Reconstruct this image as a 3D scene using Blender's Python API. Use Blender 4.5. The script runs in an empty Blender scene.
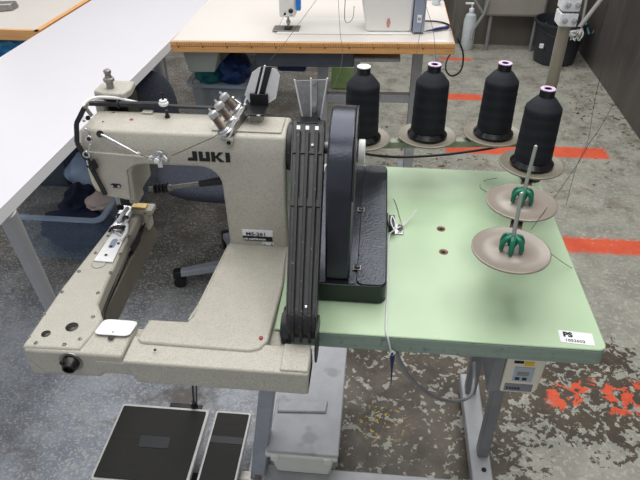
import bpy, bmesh, math, random
from mathutils import Vector, Matrix
random.seed(7)
PI = math.pi
C = bpy.context.scene.collection
# ------------------------------------------------------------------ camera frame (fitted viewpoint, used to place image pixels on chosen planes)
CAMZ, FPX = 1.40, 618.0
PITCH, YAW = math.radians(35.7), math.radians(5.3)
_f = Vector((-math.sin(YAW)*math.cos(PITCH), math.cos(YAW)*math.cos(PITCH), -math.sin(PITCH)))
_r = Vector((math.cos(YAW), math.sin(YAW), 0))
_u = Vector((-math.sin(YAW)*math.sin(PITCH), math.cos(YAW)*math.sin(PITCH), math.cos(PITCH)))
def P(u, v, z=None, y=None, x=None):
    d = _f + _r*((u-320)/FPX) - _u*((v-240)/FPX)
    t = (z-CAMZ)/d.z if z is not None else (y/d.y if y is not None else x/d.x)
    return Vector((d.x*t, d.y*t, d.z*t+CAMZ))

# ------------------------------------------------------------------ materials
def lin(c):
    return tuple((x/12.92 if x <= .04045 else ((x+.055)/1.055)**2.4) for x in (v/255 for v in c)) + (1,)
class N:
    def __init__(s, name):
        s.m = bpy.data.materials.new(name); s.m.use_nodes = True
        s.t = s.m.node_tree; s.b = s.t.nodes['Principled BSDF']; s.co = None
    def n(s, t, **k):
        q = s.t.nodes.new(t)
        for a, b in k.items(): setattr(q, a, b)
        return q
    def l(s, a, b): s.t.links.new(a, b)
    def coord(s):
        if not s.co: s.co = s.n('ShaderNodeTexCoord').outputs['Object']
        return s.co
    def noise(s, sc, det=3, rough=.5, vec=None, dist=0):
        q = s.n('ShaderNodeTexNoise'); q.inputs['Scale'].default_value = sc; q.inputs['Detail'].default_value = det
        q.inputs['Roughness'].default_value = rough; q.inputs['Distortion'].default_value = dist
        s.l(vec or s.coord(), q.inputs['Vector']); return q.outputs['Fac']
    def math(s, op, a, b=None, c=None, clamp=False):
        q = s.n('ShaderNodeMath', operation=op); q.use_clamp = clamp
        for i, v in enumerate((a, b, c)):
            if v is None: continue
            if isinstance(v, (int, float)): q.inputs[i].default_value = v
            else: s.l(v, q.inputs[i])
        return q.outputs[0]
    def ramp(s, v, lo, hi, a=0, b=1):
        q = s.n('ShaderNodeMapRange'); q.interpolation_type = 'SMOOTHSTEP'
        s.l(v, q.inputs[0])
        for i, x in zip((1, 2, 3, 4), (lo, hi, a, b)): q.inputs[i].default_value = x
        return q.outputs[0]
    def mix(s, f, a, b):
        q = s.n('ShaderNodeMix', data_type='RGBA')
        if isinstance(f, (int, float)): q.inputs[0].default_value = f
        else: s.l(f, q.inputs[0])
        for i, v in ((6, a), (7, b)):
            if isinstance(v, tuple): q.inputs[i].default_value = v
            else: s.l(v, q.inputs[i])
        return q.outputs[2]
    def bump(s, h, st, d=.002):
        q = s.n('ShaderNodeBump'); q.inputs['Strength'].default_value = st; q.inputs['Distance'].default_value = d
        s.l(h, q.inputs['Height']); s.l(q.outputs[0], s.b.inputs['Normal'])
def mat(name, rgb, rough=.5, metal=0, var=.12, vs=30, bump=0, bs=300, bd=.001, alpha=1, trans=0, spec=.5, rgb2=None, speck=None, aniso=None):
    k = N(name); c = lin(rgb)
    c2 = lin(rgb2) if rgb2 else tuple(x*(1-var) for x in c[:3])+(1,)
    vec = None
    if aniso:
        mp = k.n('ShaderNodeMapping'); mp.inputs['Scale'].default_value = aniso; k.l(k.coord(), mp.inputs['Vector']); vec = mp.outputs[0]
    n1 = k.noise(vs, 4, .6, vec)
    col = k.mix(k.ramp(n1, .35, .65), c, c2)
    if speck:
        sc, srgb, lo, hi = speck
        col = k.mix(k.ramp(k.noise(sc, 2), lo, hi), col, lin(srgb))
    k.l(col, k.b.inputs['Base Color'])
    k.b.inputs['Roughness'].default_value = rough; k.b.inputs['Metallic'].default_value = metal
    k.b.inputs['Specular IOR Level'].default_value = spec
    if bump: k.bump(k.noise(bs, 2), bump, bd)
    if alpha < 1: k.b.inputs['Alpha'].default_value = alpha
    if trans: k.b.inputs['Transmission Weight'].default_value = trans
    return k.m
M = {}
M['cast'] = mat('hammered_beige_paint', (190,186,174), .38, .0, .06, 60, .45, 560, .0008, speck=(560, (168,163,151), .46, .68))
M['cast_dark'] = mat('beige_grey_paint', (168,164,152), .5, 0, .08, 60, .2, 700, .0006)
M['cream'] = mat('cream_plastic', (214,206,176), .45, 0, .06, 20)
M['steel'] = mat('polished_steel', (208,208,210), .25, .85, .15, 80)
M['steel_dull'] = mat('dull_steel', (158,155,150), .38, .6, .25, 120)
M['bronze'] = mat('brown_spring_steel', (140,126,112), .45, .7, .25, 200)
M['steel_white'] = mat('bright_zinc_plate', (242,242,244), .35, .0, .08, 120)
M['gun'] = mat('dark_worn_steel', (70,68,66), .35, .9, .3, 150)
M['black'] = mat('black_paint', (26,27,31), .4, 0, .2, 60, .15, 500, .0005)
M['black_satin'] = mat('satin_black_metal', (48,49,52), .42, .2, .25, 90, .2, 600, .0005, speck=(260, (120,118,112), .70, .76))
M['black_gloss'] = mat('gloss_black_enamel', (70,73,82), .26, .75, .15, 40, .3, 420, .0010)
M['hammer'] = mat('hammered_black_enamel', (50,56,66), .3, .5, .2, 60, .5, 260, .0016, spec=.8)
M['rib_edge'] = mat('worn_rib_edge', (30,30,31), .45, .2, .3, 30, speck=(240, (120,110,98), .66, .74))
M['darkgreen'] = mat('dark_enamel_side', (22,34,32), .3, 0, .2, 30)
M['red'] = mat('red_oil_mark', (165,30,36), .4)
M['white'] = mat('white_plastic', (236,236,240), .35, 0, .02, 5)
M['sticker'] = mat('white_paper_label', (240,240,244), .6, 0, .02, 5)
M['ink'] = mat('black_ink', (24,24,28), .7)
M['hole'] = mat('dark_recess', (16,16,17), .7)
M['green'] = mat('pale_green_tabletop', (184,208,173), .38, 0, .045, 7)
M['green_edge'] = mat('grey_green_edge_band', (142,160,148), .45, 0, .12, 16, speck=(90, (112,128,118), .62, .72), aniso=(1,1,8))
M['olive'] = mat('pale_olive_metal', (150,156,138), .45, .1, .12, 40)
M['disc'] = mat('taupe_plastic_dish', (146,136,126), .3, 0, .08, 15, spec=.6)
M['disc_light'] = mat('pale_grey_dish', (138,131,117), .35, 0, .08, 15)
M['emerald'] = mat('green_plastic', (26,120,92), .35, 0, .15, 50)
M['frame'] = mat('blue_grey_steel_frame', (168,173,182), .45, .1, .15, 18)
M['frame_dark'] = mat('dark_grey_steel_frame', (138,140,143), .45, .1, .15, 18)
M['frame_light'] = mat('light_grey_rail_paint', (176,178,182), .45, .1, .15, 18)
M['lid'] = mat('dusty_grey_lid', (176,178,184), .5, .0, .12, 22, speck=(14, (150,150,154), .58, .68))
M['tubwhite'] = mat('white_tub_plastic', (232,232,224), .4, 0, .05, 8)
M['rubber'] = mat('ribbed_black_rubber', (24,22,20), .7, 0, .35, 14, aniso=(1,14,1), bump=.4, bs=60, bd=.001)
M['rubber_pad'] = mat('blue_black_pad', (26,29,36), .5)
M['pedal_rim'] = mat('pedal_silver_rim', (204,204,202), .4, .1, .15, 40)
M['wtable'] = mat('white_laminate', (222,220,225), .22, 0, .015, 3)
M['wedge'] = mat('white_edge_grey', (240,240,243), .4, 0, .04, 6)
M['woodtop'] = mat('warm_white_laminate', (224,218,212), .35, 0, .02, 3)
M['wood'] = mat('orange_beech_edge', (232,174,112), .45, 0, .16, 12, aniso=(1,10,10))
M['tick'] = mat('ruler_tick_ink', (120,74,36), .6)
M['legw'] = mat('light_grey_leg', (196,196,198), .45, .05, .06, 10)
M['fabric_dark'] = mat('charcoal_blue_fabric', (52,56,68), .95, 0, .4, 260, .7, 420, .002, speck=(500, (92,96,112), .6, .72))
M['navy'] = mat('navy_cloth', (32,44,70), .9, 0, .4, 14, .5, 60, .004)
M['blue'] = mat('bright_blue_cloth', (90,190,250), .8, 0, .45, 22, .5, 50, .004)
M['royal'] = mat('royal_blue_cloth', (26,66,190), .8, 0, .3, 22, .5, 50, .004)
M['teal'] = mat('teal_plastic_bag', (34,128,132), .5, 0, .3, 30, .3, 60, .003)
M['bagblue'] = mat('deep_blue_plastic_bag', (36,72,140), .5, 0, .3, 30, .3, 60, .003)
M['pinkcloth'] = mat('pale_peach_cloth', (206,190,182), .9, 0, .1, 20)
M['brown'] = mat('brown_kraft_paper', (140,116,98), .85, 0, .25, 30, aniso=(6,6,1))
def clear(name, rgb, a):
    k = N(name); k.b.inputs['Base Color'].default_value = lin(rgb); k.b.inputs['Roughness'].default_value = .12
    k.l(k.ramp(k.noise(6, 3), .3, .7, a*.85, min(1, a*1.2)), k.b.inputs['Alpha']); return k.m
M['clear'] = clear('clear_blue_plastic', (160,184,212), .13)
M['clear_rim'] = clear('clear_plastic_rim', (190,208,230), .45)
M['clear2'] = clear('clear_plastic', (190,205,215), .35)
M['bottle'] = clear('translucent_bottle_plastic', (214,222,226), .8)
M['thread'] = None
M['grey_box'] = mat('grey_green_steel_box', (168,174,166), .5, .1, .08, 12)
M['panelblue'] = mat('blue_grey_plastic', (146,156,172), .45, 0, .06, 20)
M['machwhite'] = mat('white_machine_paint', (236,234,230), .3, 0, .02, 6)
M['azure'] = mat('azure_plastic', (40,130,220), .4)
M['bin'] = mat('black_bin_plastic', (44,47,54), .5, 0, .15, 12)
M['cyan'] = mat('pale_cyan_plastic', (120,190,215), .4)
M['purple'] = mat('lilac_cone_rim', (222,196,230), .4)
M['cablegrey'] = mat('grey_cable', (150,152,156), .5)
M['cablewhite'] = mat('white_cord', (232,232,236), .5)
M['cableblack'] = mat('black_cable', (24,24,26), .5)
M['fine'] = mat('dark_fine_thread', (70,66,64), .8)
M['navyplastic'] = mat('navy_plastic', (22,40,92), .35)
M['creambox'] = mat('cream_control_box', (240,233,214), .45, 0, .04, 10)
M['lcd'] = mat('olive_lcd', (148,152,132), .3)
M['bluegreypanel'] = mat('pale_blue_panel', (184,194,206), .4)
M['greypanel'] = mat('grey_name_strip', (138,140,144), .4)
M['yellow'] = mat('yellow_label', (240,200,40), .5)
M['greenbox'] = mat('green_plastic_crate', (150,178,118), .5)
M['rustwood'] = mat('brown_wood', (150,108,64), .6, 0, .3, 10)
M['softgrey'] = mat('grey_board', (150,146,138), .6, 0, .12, 6)
M['silver'] = mat('silver_bristles', (222,222,220), .4, .1, .4, 60)

def thread_mat():
    k = N('wound_black_thread')
    w = k.n('ShaderNodeTexWave', wave_type='BANDS', bands_direction='Z')
    w.inputs['Scale'].default_value = 17; w.inputs['Distortion'].default_value = 6; w.inputs['Detail'].default_value = 3
    mp = k.n('ShaderNodeMapping'); mp.inputs['Scale'].default_value = (.5, .5, 1); k.l(k.coord(), mp.inputs[0]); k.l(mp.outputs[0], w.inputs['Vector'])
    f = k.noise(900, 2)
    col = k.mix(k.ramp(w.outputs['Fac'], .2, .9), lin((10,13,22)), lin((20,25,38)))
    col = k.mix(k.ramp(f, .5, .75, 0, .3), col, lin((50,55,68)))
    k.l(col, k.b.inputs['Base Color']); k.b.inputs['Roughness'].default_value = .7
    k.bump(k.math('ADD', k.math('MULTIPLY', w.outputs['Fac'], .5), k.math('MULTIPLY', f, .4)), .3, .0012); return k.m
M['thread'] = thread_mat()

def wall_mat(name, rgb, rgb2, rough, metal):
    k = N(name)
    mp = k.n('ShaderNodeMapping'); mp.inputs['Scale'].default_value = (1, 1, .35); k.l(k.coord(), mp.inputs[0])
    a = k.noise(2.2, 5, .6, mp.outputs[0]); b = k.noise(14, 4, .7, mp.outputs[0])
    col = k.mix(k.ramp(a, .3, .7), lin(rgb), lin(rgb2))
    col = k.mix(k.ramp(b, .6, .8, 0, .4), col, lin((150,145,138)))
    k.l(col, k.b.inputs['Base Color']); k.b.inputs['Roughness'].default_value = rough; k.b.inputs['Metallic'].default_value = metal
    return k.m
M['wall_right'] = wall_mat('scuffed_grey_steel_wall', (110,105,100), (82,79,77), .45, .35)
M['wall_back'] = wall_mat('scuffed_grey_wall_panel', (112,107,100), (86,82,78), .6, .1)

def floor_mat():
    k = N('chipped_painted_concrete')
    co = k.coord(); sx = k.n('ShaderNodeSeparateXYZ'); k.l(co, sx.inputs[0]); X, Y = sx.outputs[0], sx.outputs[1]
    big = k.noise(1.3, 4, .6); med = k.noise(7, 5, .65); fine = k.noise(60, 3, .6)
    chip = k.math('ADD', k.math('MULTIPLY', k.noise(22, 4, .65, dist=.5), .56), k.math('MULTIPLY', k.noise(58, 4, .6, dist=.4), .44)); chip2 = k.noise(75, 2, .5, dist=.8)
    def blob(cx, cy, r0, r1):
        q = k.n('ShaderNodeVectorMath', operation='DISTANCE'); k.l(co, q.inputs[0]); q.inputs[1].default_value = (cx, cy, 0)
        return k.ramp(q.outputs['Value'], r0, r1, 1, 0)
    leftness = k.ramp(X, -.35, .02, 1, 0)
    nearness = k.ramp(k.math('ADD', Y, k.math('MULTIPLY', big, .6)), 1.55, 2.1, 1, 0)
    paint_r = k.mix(k.ramp(med, .3, .7), lin((166,166,155)), lin((136,136,127)))
    paint_l = k.mix(k.ramp(med, .3, .7), lin((166,172,182)), lin((128,134,144)))
    paint_m = k.mix(k.ramp(med, .3, .7), lin((126,124,117)), lin((82,80,75)))
    paint_lm = k.mix(nearness, paint_m, paint_l)
    paint = k.mix(leftness, paint_r, paint_lm)
    # light crumbs and flecks in the worn paint
    paint = k.mix(k.ramp(chip2, .55, .63, 0, .45), paint, lin((200,192,182)))
    paint = k.mix(k.ramp(fine, .3, .45, .22, 0), paint, lin((84,80,76)))
    fl = k.ramp(k.noise(150, 2, .6), .56, .64, 0, .7)
    paint = k.mix(k.math('MULTIPLY', fl, leftness), paint, lin((206,204,200)))
    paint = k.mix(k.math('MULTIPLY', k.ramp(k.noise(3.2, 6, .7), .5, .66), leftness), paint, lin((96,92,88)))
    # brown bare concrete
    d = k.math('MAXIMUM', blob(.12, 1.22, .25, .62), blob(.66, 1.28, .16, .34))
    d = k.math('MAXIMUM', d, k.math('MULTIPLY', blob(-.62, 1.45, .05, .45), .7))
    d = k.math('MAXIMUM', d, k.math('MULTIPLY', blob(.25, 2.5, .1, .9), .5))
    dirt = k.math('MULTIPLY', k.ramp(k.noise(9, 6, .75), .48, .66), k.ramp(Y, 1.6, 2.6))
    paint = k.mix(k.math('MULTIPLY', dirt, .75), paint, lin((112,100,86)))
    edge = k.math('MULTIPLY', k.ramp(X, .75, 1.25), k.ramp(Y, 2.4, 2.9))
    d = k.math('MAXIMUM', d, k.math('MULTIPLY', edge, .40))
    d = k.math('ADD', d, k.math('MULTIPLY', k.math('SUBTRACT', big, .5), .9))
    thr = k.math('SUBTRACT', .655, k.math('MULTIPLY', d, .20))
    rightn = k.math('SUBTRACT', 1, k.math('MULTIPLY', leftness, .25))
    diff = k.math('SUBTRACT', k.math('MULTIPLY', chip, rightn), thr)
    cm = k.ramp(diff, -.008, .012)
    brown = k.mix(k.ramp(med, .3, .7), lin((86,76,62)), lin((58,51,43)))
    brown = k.mix(k.ramp(fine, .55, .75, 0, .5), brown, lin((128,116,100)))
    col = k.mix(cm, paint, brown)
    def box(x0, x1, y0, y1, e=.012):
        w = k.math('MULTIPLY', k.math('SUBTRACT', chip2, .5), .05)
        xx = k.math('ADD', X, w); yy = k.math('ADD', Y, w)
        a = k.math('MULTIPLY', k.ramp(xx, x0-e, x0+e), k.ramp(xx, x1-e, x1+e, 1, 0))
        b = k.math('MULTIPLY', k.ramp(yy, y0-e, y0+e), k.ramp(yy, y1-e, y1+e, 1, 0))
        return k.math('MULTIPLY', a, b)
    solid = box(.40, .62, 3.37, 3.46)
    for bb in ((.36, 1.13, 2.72, 2.83), (.72, 1.25, 1.95, 2.05), (.42, .62, 4.02, 4.07)):
        solid = k.math('MAXIMUM', solid, box(*bb))
    worn = k.ramp(chip, .36, .42)
    patchy = k.math('MULTIPLY', box(.54, 1.0, 1.19, 1.31), k.ramp(k.noise(17, 3, .55, dist=.4), .53, .545))
    om = k.math('MAXIMUM', k.math('MULTIPLY', solid, worn), patchy)
    ocol = k.mix(k.ramp(med, .35, .7), lin((228,92,54)), lin((212,76,42)))
    col = k.mix(k.math('MULTIPLY', om, .92), col, ocol)
    ym = k.math('MULTIPLY', blob(.07, 1.1, .03, .1), k.ramp(chip2, .60, .64))
    ym2 = k.math('MULTIPLY', blob(.70, 2.52, .03, .1), k.ramp(chip2, .54, .6))
    col = k.mix(k.math('MULTIPLY', k.math('MAXIMUM', ym, ym2), .8), col, lin((214,176,60)))
    k.l(col, k.b.inputs['Base Color'])
    k.l(k.ramp(med, .3, .7, .42, .6), k.b.inputs['Roughness'])
    k.bump(k.math('MULTIPLY', cm, -1), .35, .002); return k.m
M['floor'] = floor_mat()

# ------------------------------------------------------------------ mesh helpers
def nb(): return bmesh.new()
def box(b, x0, x1, y0, y1, z0, z1):
    v = [b.verts.new(p) for p in ((x0,y0,z0),(x1,y0,z0),(x1,y1,z0),(x0,y1,z0),(x0,y0,z1),(x1,y0,z1),(x1,y1,z1),(x0,y1,z1))]
    for f in ((3,2,1,0),(4,5,6,7),(0,1,5,4),(1,2,6,5),(2,3,7,6),(3,0,4,7)): b.faces.new([v[i] for i in f])
    return b
def hull8(b, lo, hi):
    """lo, hi: matching rings of points"""
    a = [b.verts.new(p) for p in lo]; c = [b.verts.new(p) for p in hi]; n = len(a)
    b.faces.new(a[::-1]); b.faces.new(c)
    for i in range(n): b.faces.new((a[i], a[(i+1) % n], c[(i+1) % n], c[i]))
    return b
def prism(b, pts, axis, a0, a1, skew=(0, 0)):
    """2-D outline extruded along an axis. axis z: (x,y); y: (x,z); x: (y,z)"""
    def mk(p, a):
        return {'z': (p[0], p[1], a), 'y': (p[0], a, p[1]), 'x': (a, p[0], p[1])}[axis]
    return hull8(b, [mk(p, a0) for p in pts], [mk(p, a1) for p in pts])
def frame_of(d):
    d = Vector(d).normalized(); h = Vector((0,0,1)) if abs(d.z) < .9 else Vector((1,0,0))
    x = d.cross(h).normalized(); return x, x.cross(d).normalized(), d
def lathe(b, prof, c=(0,0,0), d=(0,0,1), seg=32):
    c = Vector(c); x, y, d = frame_of(d); rings = []
    for r, h in prof:
        if r < 1e-6: rings.append([b.verts.new(c+d*h)])
        else: rings.append([b.verts.new(c+d*h+(x*math.cos(2*PI*i/seg)+y*math.sin(2*PI*i/seg))*r) for i in range(seg)])
    for A, B in zip(rings, rings[1:]):
        for i in range(seg):
            j = (i+1) % seg
            if len(A) == 1 and len(B) == 1: break
            if len(A) == 1: b.faces.new((A[0], B[i], B[j]))
            elif len(B) == 1: b.faces.new((A[i], A[j], B[0]))
            else: b.faces.new((A[i], A[j], B[j], B[i]))
    if len(rings[0]) > 1: b.faces.new(rings[0][::-1])
    if len(rings[-1]) > 1: b.faces.new(rings[-1])
    return b
def cyl(b, p0, p1, r0, r1=None, seg=20):
    p0, p1 = Vector(p0), Vector(p1)
    return lathe(b, ((r0, 0), (r0 if r1 is None else r1, (p1-p0).length)), p0, p1-p0, seg)
def smoothpts(pts, n=8):
    pts = [Vector(p) for p in pts]
    if len(pts) < 3: return pts
    q = [pts[0]*2-pts[1]] + pts + [pts[-1]*2-pts[-2]]; out = []
    for i in range(1, len(q)-2):
        for k in range(n):
            t = k/n; a, b_, c, d = q[i-1], q[i], q[i+1], q[i+2]
            out.append(.5*((2*b_)+(c-a)*t+(2*a-5*b_+4*c-d)*t*t+(3*b_-a-3*c+d)*t**3))
    return out+[pts[-1]]
def tube(b, pts, r, seg=8, smooth=True, flat=1.0):
    pts = smoothpts(pts) if smooth else [Vector(p) for p in pts]
    rings = []; up = None
    for i, p in enumerate(pts):
        d = (pts[min(i+1, len(pts)-1)]-pts[max(i-1, 0)]).normalized()
        if up is None: up = frame_of(d)[0]
        up = (up-d*up.dot(d)).normalized(); w = d.cross(up)
        rr = r[0]+(r[1]-r[0])*i/(len(pts)-1) if isinstance(r, tuple) else r
        rings.append([b.verts.new(p+(up*math.cos(2*PI*k/seg)+w*math.sin(2*PI*k/seg)*flat)*rr) for k in range(seg)])
    for A, B in zip(rings, rings[1:]):
        for k in range(seg): b.faces.new((A[k], A[(k+1) % seg], B[(k+1) % seg], B[k]))
    b.faces.new(rings[0][::-1]); b.faces.new(rings[-1]); return b
def sheet(b, a, w, h, t):
    """solid plate: corner a, edge vectors w, h, thickness vector t"""
    a, w, h, t = map(Vector, (a, w, h, t))
    return hull8(b, [a, a+w, a+w+h, a+h], [a+t, a+w+t, a+w+h+t, a+h+t])
def rrect(x0, x1, y0, y1, r, n=5):
    o = []
    for cx, cy, a0 in ((x1-r, y0+r, -90), (x1-r, y1-r, 0), (x0+r, y1-r, 90), (x0+r, y0+r, 180)):
        for i in range(n+1):
            a = math.radians(a0+90*i/n); o.append((cx+r*math.cos(a), cy+r*math.sin(a)))
    return o
def blobm(b, c, s, seed=0, rough=.15, sub=3, freq=3):
    from mathutils import noise
    r = bmesh.ops.create_icosphere(b, subdivisions=sub, radius=1)
    for v in r['verts']:
        n = v.co.normalized(); q = 1+rough*noise.noise(n*freq+Vector((seed*3.1, seed, 0)))*2
        v.co = Vector((n.x*s[0]*q+c[0], n.y*s[1]*q+c[1], n.z*s[2]*q+c[2]))
    return b
WL = {}
def obj(name, b, m, parent=None, bev=0, seg=2, sm=True, ang=35, label=None, local=False, sub=0):
    bmesh.ops.recalc_face_normals(b, faces=b.faces[:])
    me = bpy.data.meshes.new(name)
    off = WL.get(parent.name, Vector()) if parent else Vector()
    if off.length > 0 and not local: bmesh.ops.translate(b, verts=b.verts[:], vec=-off)
    b.to_mesh(me); b.free()
    o = bpy.data.objects.new(name, me); C.objects.link(o)
    mm = M[m] if isinstance(m, str) else m
    me.materials.append(mm)
    if parent: o.parent = parent; WL[o.name] = off
    if sm:
        for p in me.polygons: p.use_smooth = True
        try: me.set_sharp_from_angle(angle=math.radians(ang))
        except Exception: pass
    if bev:
        q = o.modifiers.new('bevel', 'BEVEL'); q.width = bev; q.segments = seg; q.limit_method = 'ANGLE'; q.angle_limit = math.radians(40)
        q.harden_normals = False
    if sub:
        q = o.modifiers.new('sub', 'SUBSURF'); q.levels = sub; q.render_levels = sub
    if label: o['label'] = label
    return o
def thing(name, label, cat, loc=(0,0,0), group=None):
    o = bpy.data.objects.new(name, None); C.objects.link(o); o.location = loc; o.empty_display_size = .05
    o['label'] = label; o['category'] = cat
    if group: o['group'] = group
    WL[o.name] = Vector(loc); return o
def tag(o, label, cat, group=None):
    o['label'] = label; o['category'] = cat
    if group: o['group'] = group
    return o
def struct(name, b, m, **k):
    o = obj(name, b, m, **k); o['kind'] = 'structure'; return o
def dup(root, loc, label):
    WLn = {}
    r = root.copy(); C.objects.link(r); r.location = loc; r['label'] = label
    def rec(s, d):
        for ch in list(s.children):
            c = ch.copy(); C.objects.link(c); c.parent = d; rec(ch, c)
    rec(root, r); return r
def textmesh(name, body, size, m, parent, loc, rot, off=0.0, ext=.0002, label=None, sx=1.0):
    cu = bpy.data.curves.new(name, 'FONT'); cu.body = body; cu.size = size; cu.extrude = ext; cu.offset = off
    cu.align_x = 'LEFT'; cu.align_y = 'BOTTOM_BASELINE'
    cu.resolution_u = 3
    tmp = bpy.data.objects.new(name+'_curve', cu); C.objects.link(tmp); bpy.context.view_layer.update()
    me = bpy.data.meshes.new_from_object(tmp.evaluated_get(bpy.context.evaluated_depsgraph_get()))
    bpy.data.objects.remove(tmp); bpy.data.curves.remove(cu)
    o = bpy.data.objects.new(name, me); C.objects.link(o); me.materials.clear(); me.materials.append(M[m])
    o.parent = parent; o.location = Vector(loc)-WL.get(parent.name, Vector()); o.rotation_euler = rot; o.scale = (sx, 1, 1)
    return o

def roundquad(q, r=.25, n=5):
    o = []
    for i in range(4):
        a, c, e = Vector(q[i-1]), Vector(q[i]), Vector(q[(i+1) % 4])
        s, t = c+(a-c)*r, c+(e-c)*r
        for k in range(n+1):
            w = k/n; o.append((s*(1-w)+c*w)*(1-w)+(c*(1-w)+t*w)*w)
    return o
# ================================================================== SETTING
b = nb(); box(b, -3.2, 1.42, -3.4, 5.4, -.1, 0); struct('floor', b, 'floor', sm=False)
b = nb()
hull8(b, [(1.285, -.6, 0), (1.42, -.6, 0), (1.5, 4.5, 0), (1.36, 4.5, 0)], [(1.285, -.6, 2.6), (1.42, -.6, 2.6), (1.5, 4.5, 2.6), (1.36, 4.5, 2.6)])
struct('wall_right', b, 'wall_right', sm=False)
b = nb(); box(b, -3.2, 1.36, 5.0, 5.1, 0, 2.6); struct('wall_back', b, 'wall_back', sm=False)
b = nb(); box(b, .50, 1.358, 4.36, 4.98, 0, 1.5); box(b, .5, .515, 4.352, 4.36, 0, 1.5)
struct('wall_partition', b, 'wall_back', sm=False)

# ================================================================== GREEN SEWING TABLE
TX0, TX1, TY0, TY1, TZ = -.125, .3395, .636, 1.131, .78
tb = thing('sewing_table', 'pale green sewing table on grey steel legs under the beige machine and thread stand', 'table', (.1, .9, 0))
pts = [(-.128, .80), (-.06, .80)] + [(-.052, TY0)] + rrect(0, TX1, TY0, TY1, .018)[:12]
# outline: left strip reaches beneath the machine, front corners rounded
out = [(TX0, .62), (-.075, .62), (-.075, TY0)]
rr = [(TX1-.012+.012*math.cos(a), TY0+.012+.012*math.sin(a)) for a in [math.radians(-90+18*i) for i in range(6)]]
r2 = [(TX1-.004-.012+.012*math.cos(a), TY1-.012+.012*math.sin(a)) for a in [math.radians(18*i) for i in range(6)]]
out = [(TX0, TY0)] + rr + r2 + [(TX0, TY1)]
b = nb(); prism(b, out, 'z', TZ-.003, TZ); top = obj('tabletop', b, 'green', tb, bev=.0015)
b = nb(); prism(b, out, 'z', TZ-.030, TZ-.0032); obj('edge_band', b, 'green_edge', tb, bev=.002, label='worn grey-green edge band')
# two brown bolt holes
for (u, v) in ((441, 229), (443.5, 252)):
    p = P(u, v, z=TZ); b = nb(); lathe(b, ((.0075, 0), (.0075, .0009), (.0058, .0011), (.0042, .0003), (0, .0003)), p, seg=24)
    h = obj('bolt', b, mat('brown_bolt', (120,92,80), .35, .7), tb)
    b = nb(); cyl(b, p+Vector((0,0,.0004)), p+Vector((0,0,.0012)), .003, seg=12); obj('socket', b, 'hole', h)
# sticker
a, c, d = P(557.5, 330, z=TZ), P(594.5, 345, z=TZ), P(561, 342.5, z=TZ)
a, c = P(558, 330.3, z=TZ), P(591, 333.2, z=TZ)
d = P(561, 343, z=TZ)
qs = [P(560.7, 342.3, z=TZ), P(595.2, 346, z=TZ), P(591.7, 334, z=TZ), P(557.7, 330, z=TZ)]
b = nb(); o = roundquad(qs, .05); hull8(b, [x+Vector((0, 0, .0001)) for x in o], [x+Vector((0, 0, .0006)) for x in o])
st = obj('label_sticker', b, 'sticker', tb, label='white asset sticker printed PS 1052602', sm=False)
ex_ = (qs[1]-qs[0]).normalized(); ang_ = math.atan2(ex_.y, ex_.x)
ey_ = Vector((-ex_.y, ex_.x, 0)); q0 = qs[0]
def stp(a, c): return q0+ex_*a+ey_*c+Vector((0, 0, .0007))
textmesh('lettering', 'PS', .0125, 'ink', st, stp(.0055, .0125), (0, 0, ang_), off=.0007, sx=1.05)
textmesh('lettering', '1052602', .0070, 'ink', st, stp(.0065, .0030), (0, 0, ang_), off=.00008, sx=1.12)
# frame
b = nb(); box(b, .285, .335, .78, 1.24, .03, .065); obj('foot', b, 'frame_light', tb, bev=.004)
b = nb(); cyl(b, (.315, .93, .064), (.315, .93, .0665), .006); obj('foot_bolt', b, 'hole', tb)
b = nb(); box(b, .303, .330, .965, .995, .066, .748); u1 = obj('upright', b, 'frame_dark', tb, bev=.003)
b = nb(); box(b, .293, .322, 1.165, 1.195, .066, .70); obj('upright', b, 'frame_dark', tb, bev=.003)
for z in (.405, .360):
    b = nb(); sheet(b, (.304, .963, z), (.014, 0, 0), (0, 0, .004), (0, .001, 0)); obj('clip', b, 'steel_white', u1, sm=False)
b = nb(); box(b, .24, .335, .93, 1.12, .72, .749); obj('underframe', b, 'frame_dark', tb, bev=.003)
b = nb(); box(b, -.215, .285, .825, .875, .065, .10); obj('cross_rail', b, 'frame_light', tb, bev=.004)
b = nb(); box(b, -.17, -.07, .88, 1.10, .085, .0995); obj('tub_prop_plate', b, 'frame_dark', tb, bev=.002)  # hidden plate added under the parts tub to hold up its rear
b = nb(); box(b, -.258, -.215, .70, 1.24, .03, .07); obj('foot', b, 'frame', tb, bev=.004)
b = nb(); hull8(b, [(-.246, .84, .07), (-.212, .84, .07), (-.212, .885, .07), (-.246, .885, .07)],
      [(-.170, .90, .735), (-.136, .90, .735), (-.136, .945, .735), (-.170, .945, .735)]); obj('upright', b, 'frame', tb, bev=.003)
b = nb(); box(b, -.20, .33, .89, .95, .725, .7495); obj('support_beam', b, 'frame_dark', tb, bev=.003)
b = nb(); box(b, -.30, -.215, .835, .862, .06, .085); br = obj('bracket', b, 'steel_dull', tb, bev=.002)
b = nb(); cyl(b, (-.225, .85, .085), (-.225, .85, .10), .012, seg=6); cyl(b, (-.225, .85, .085), (-.225, .85, .089), .018); obj('bolt', b, 'steel_dull', br)

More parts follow.
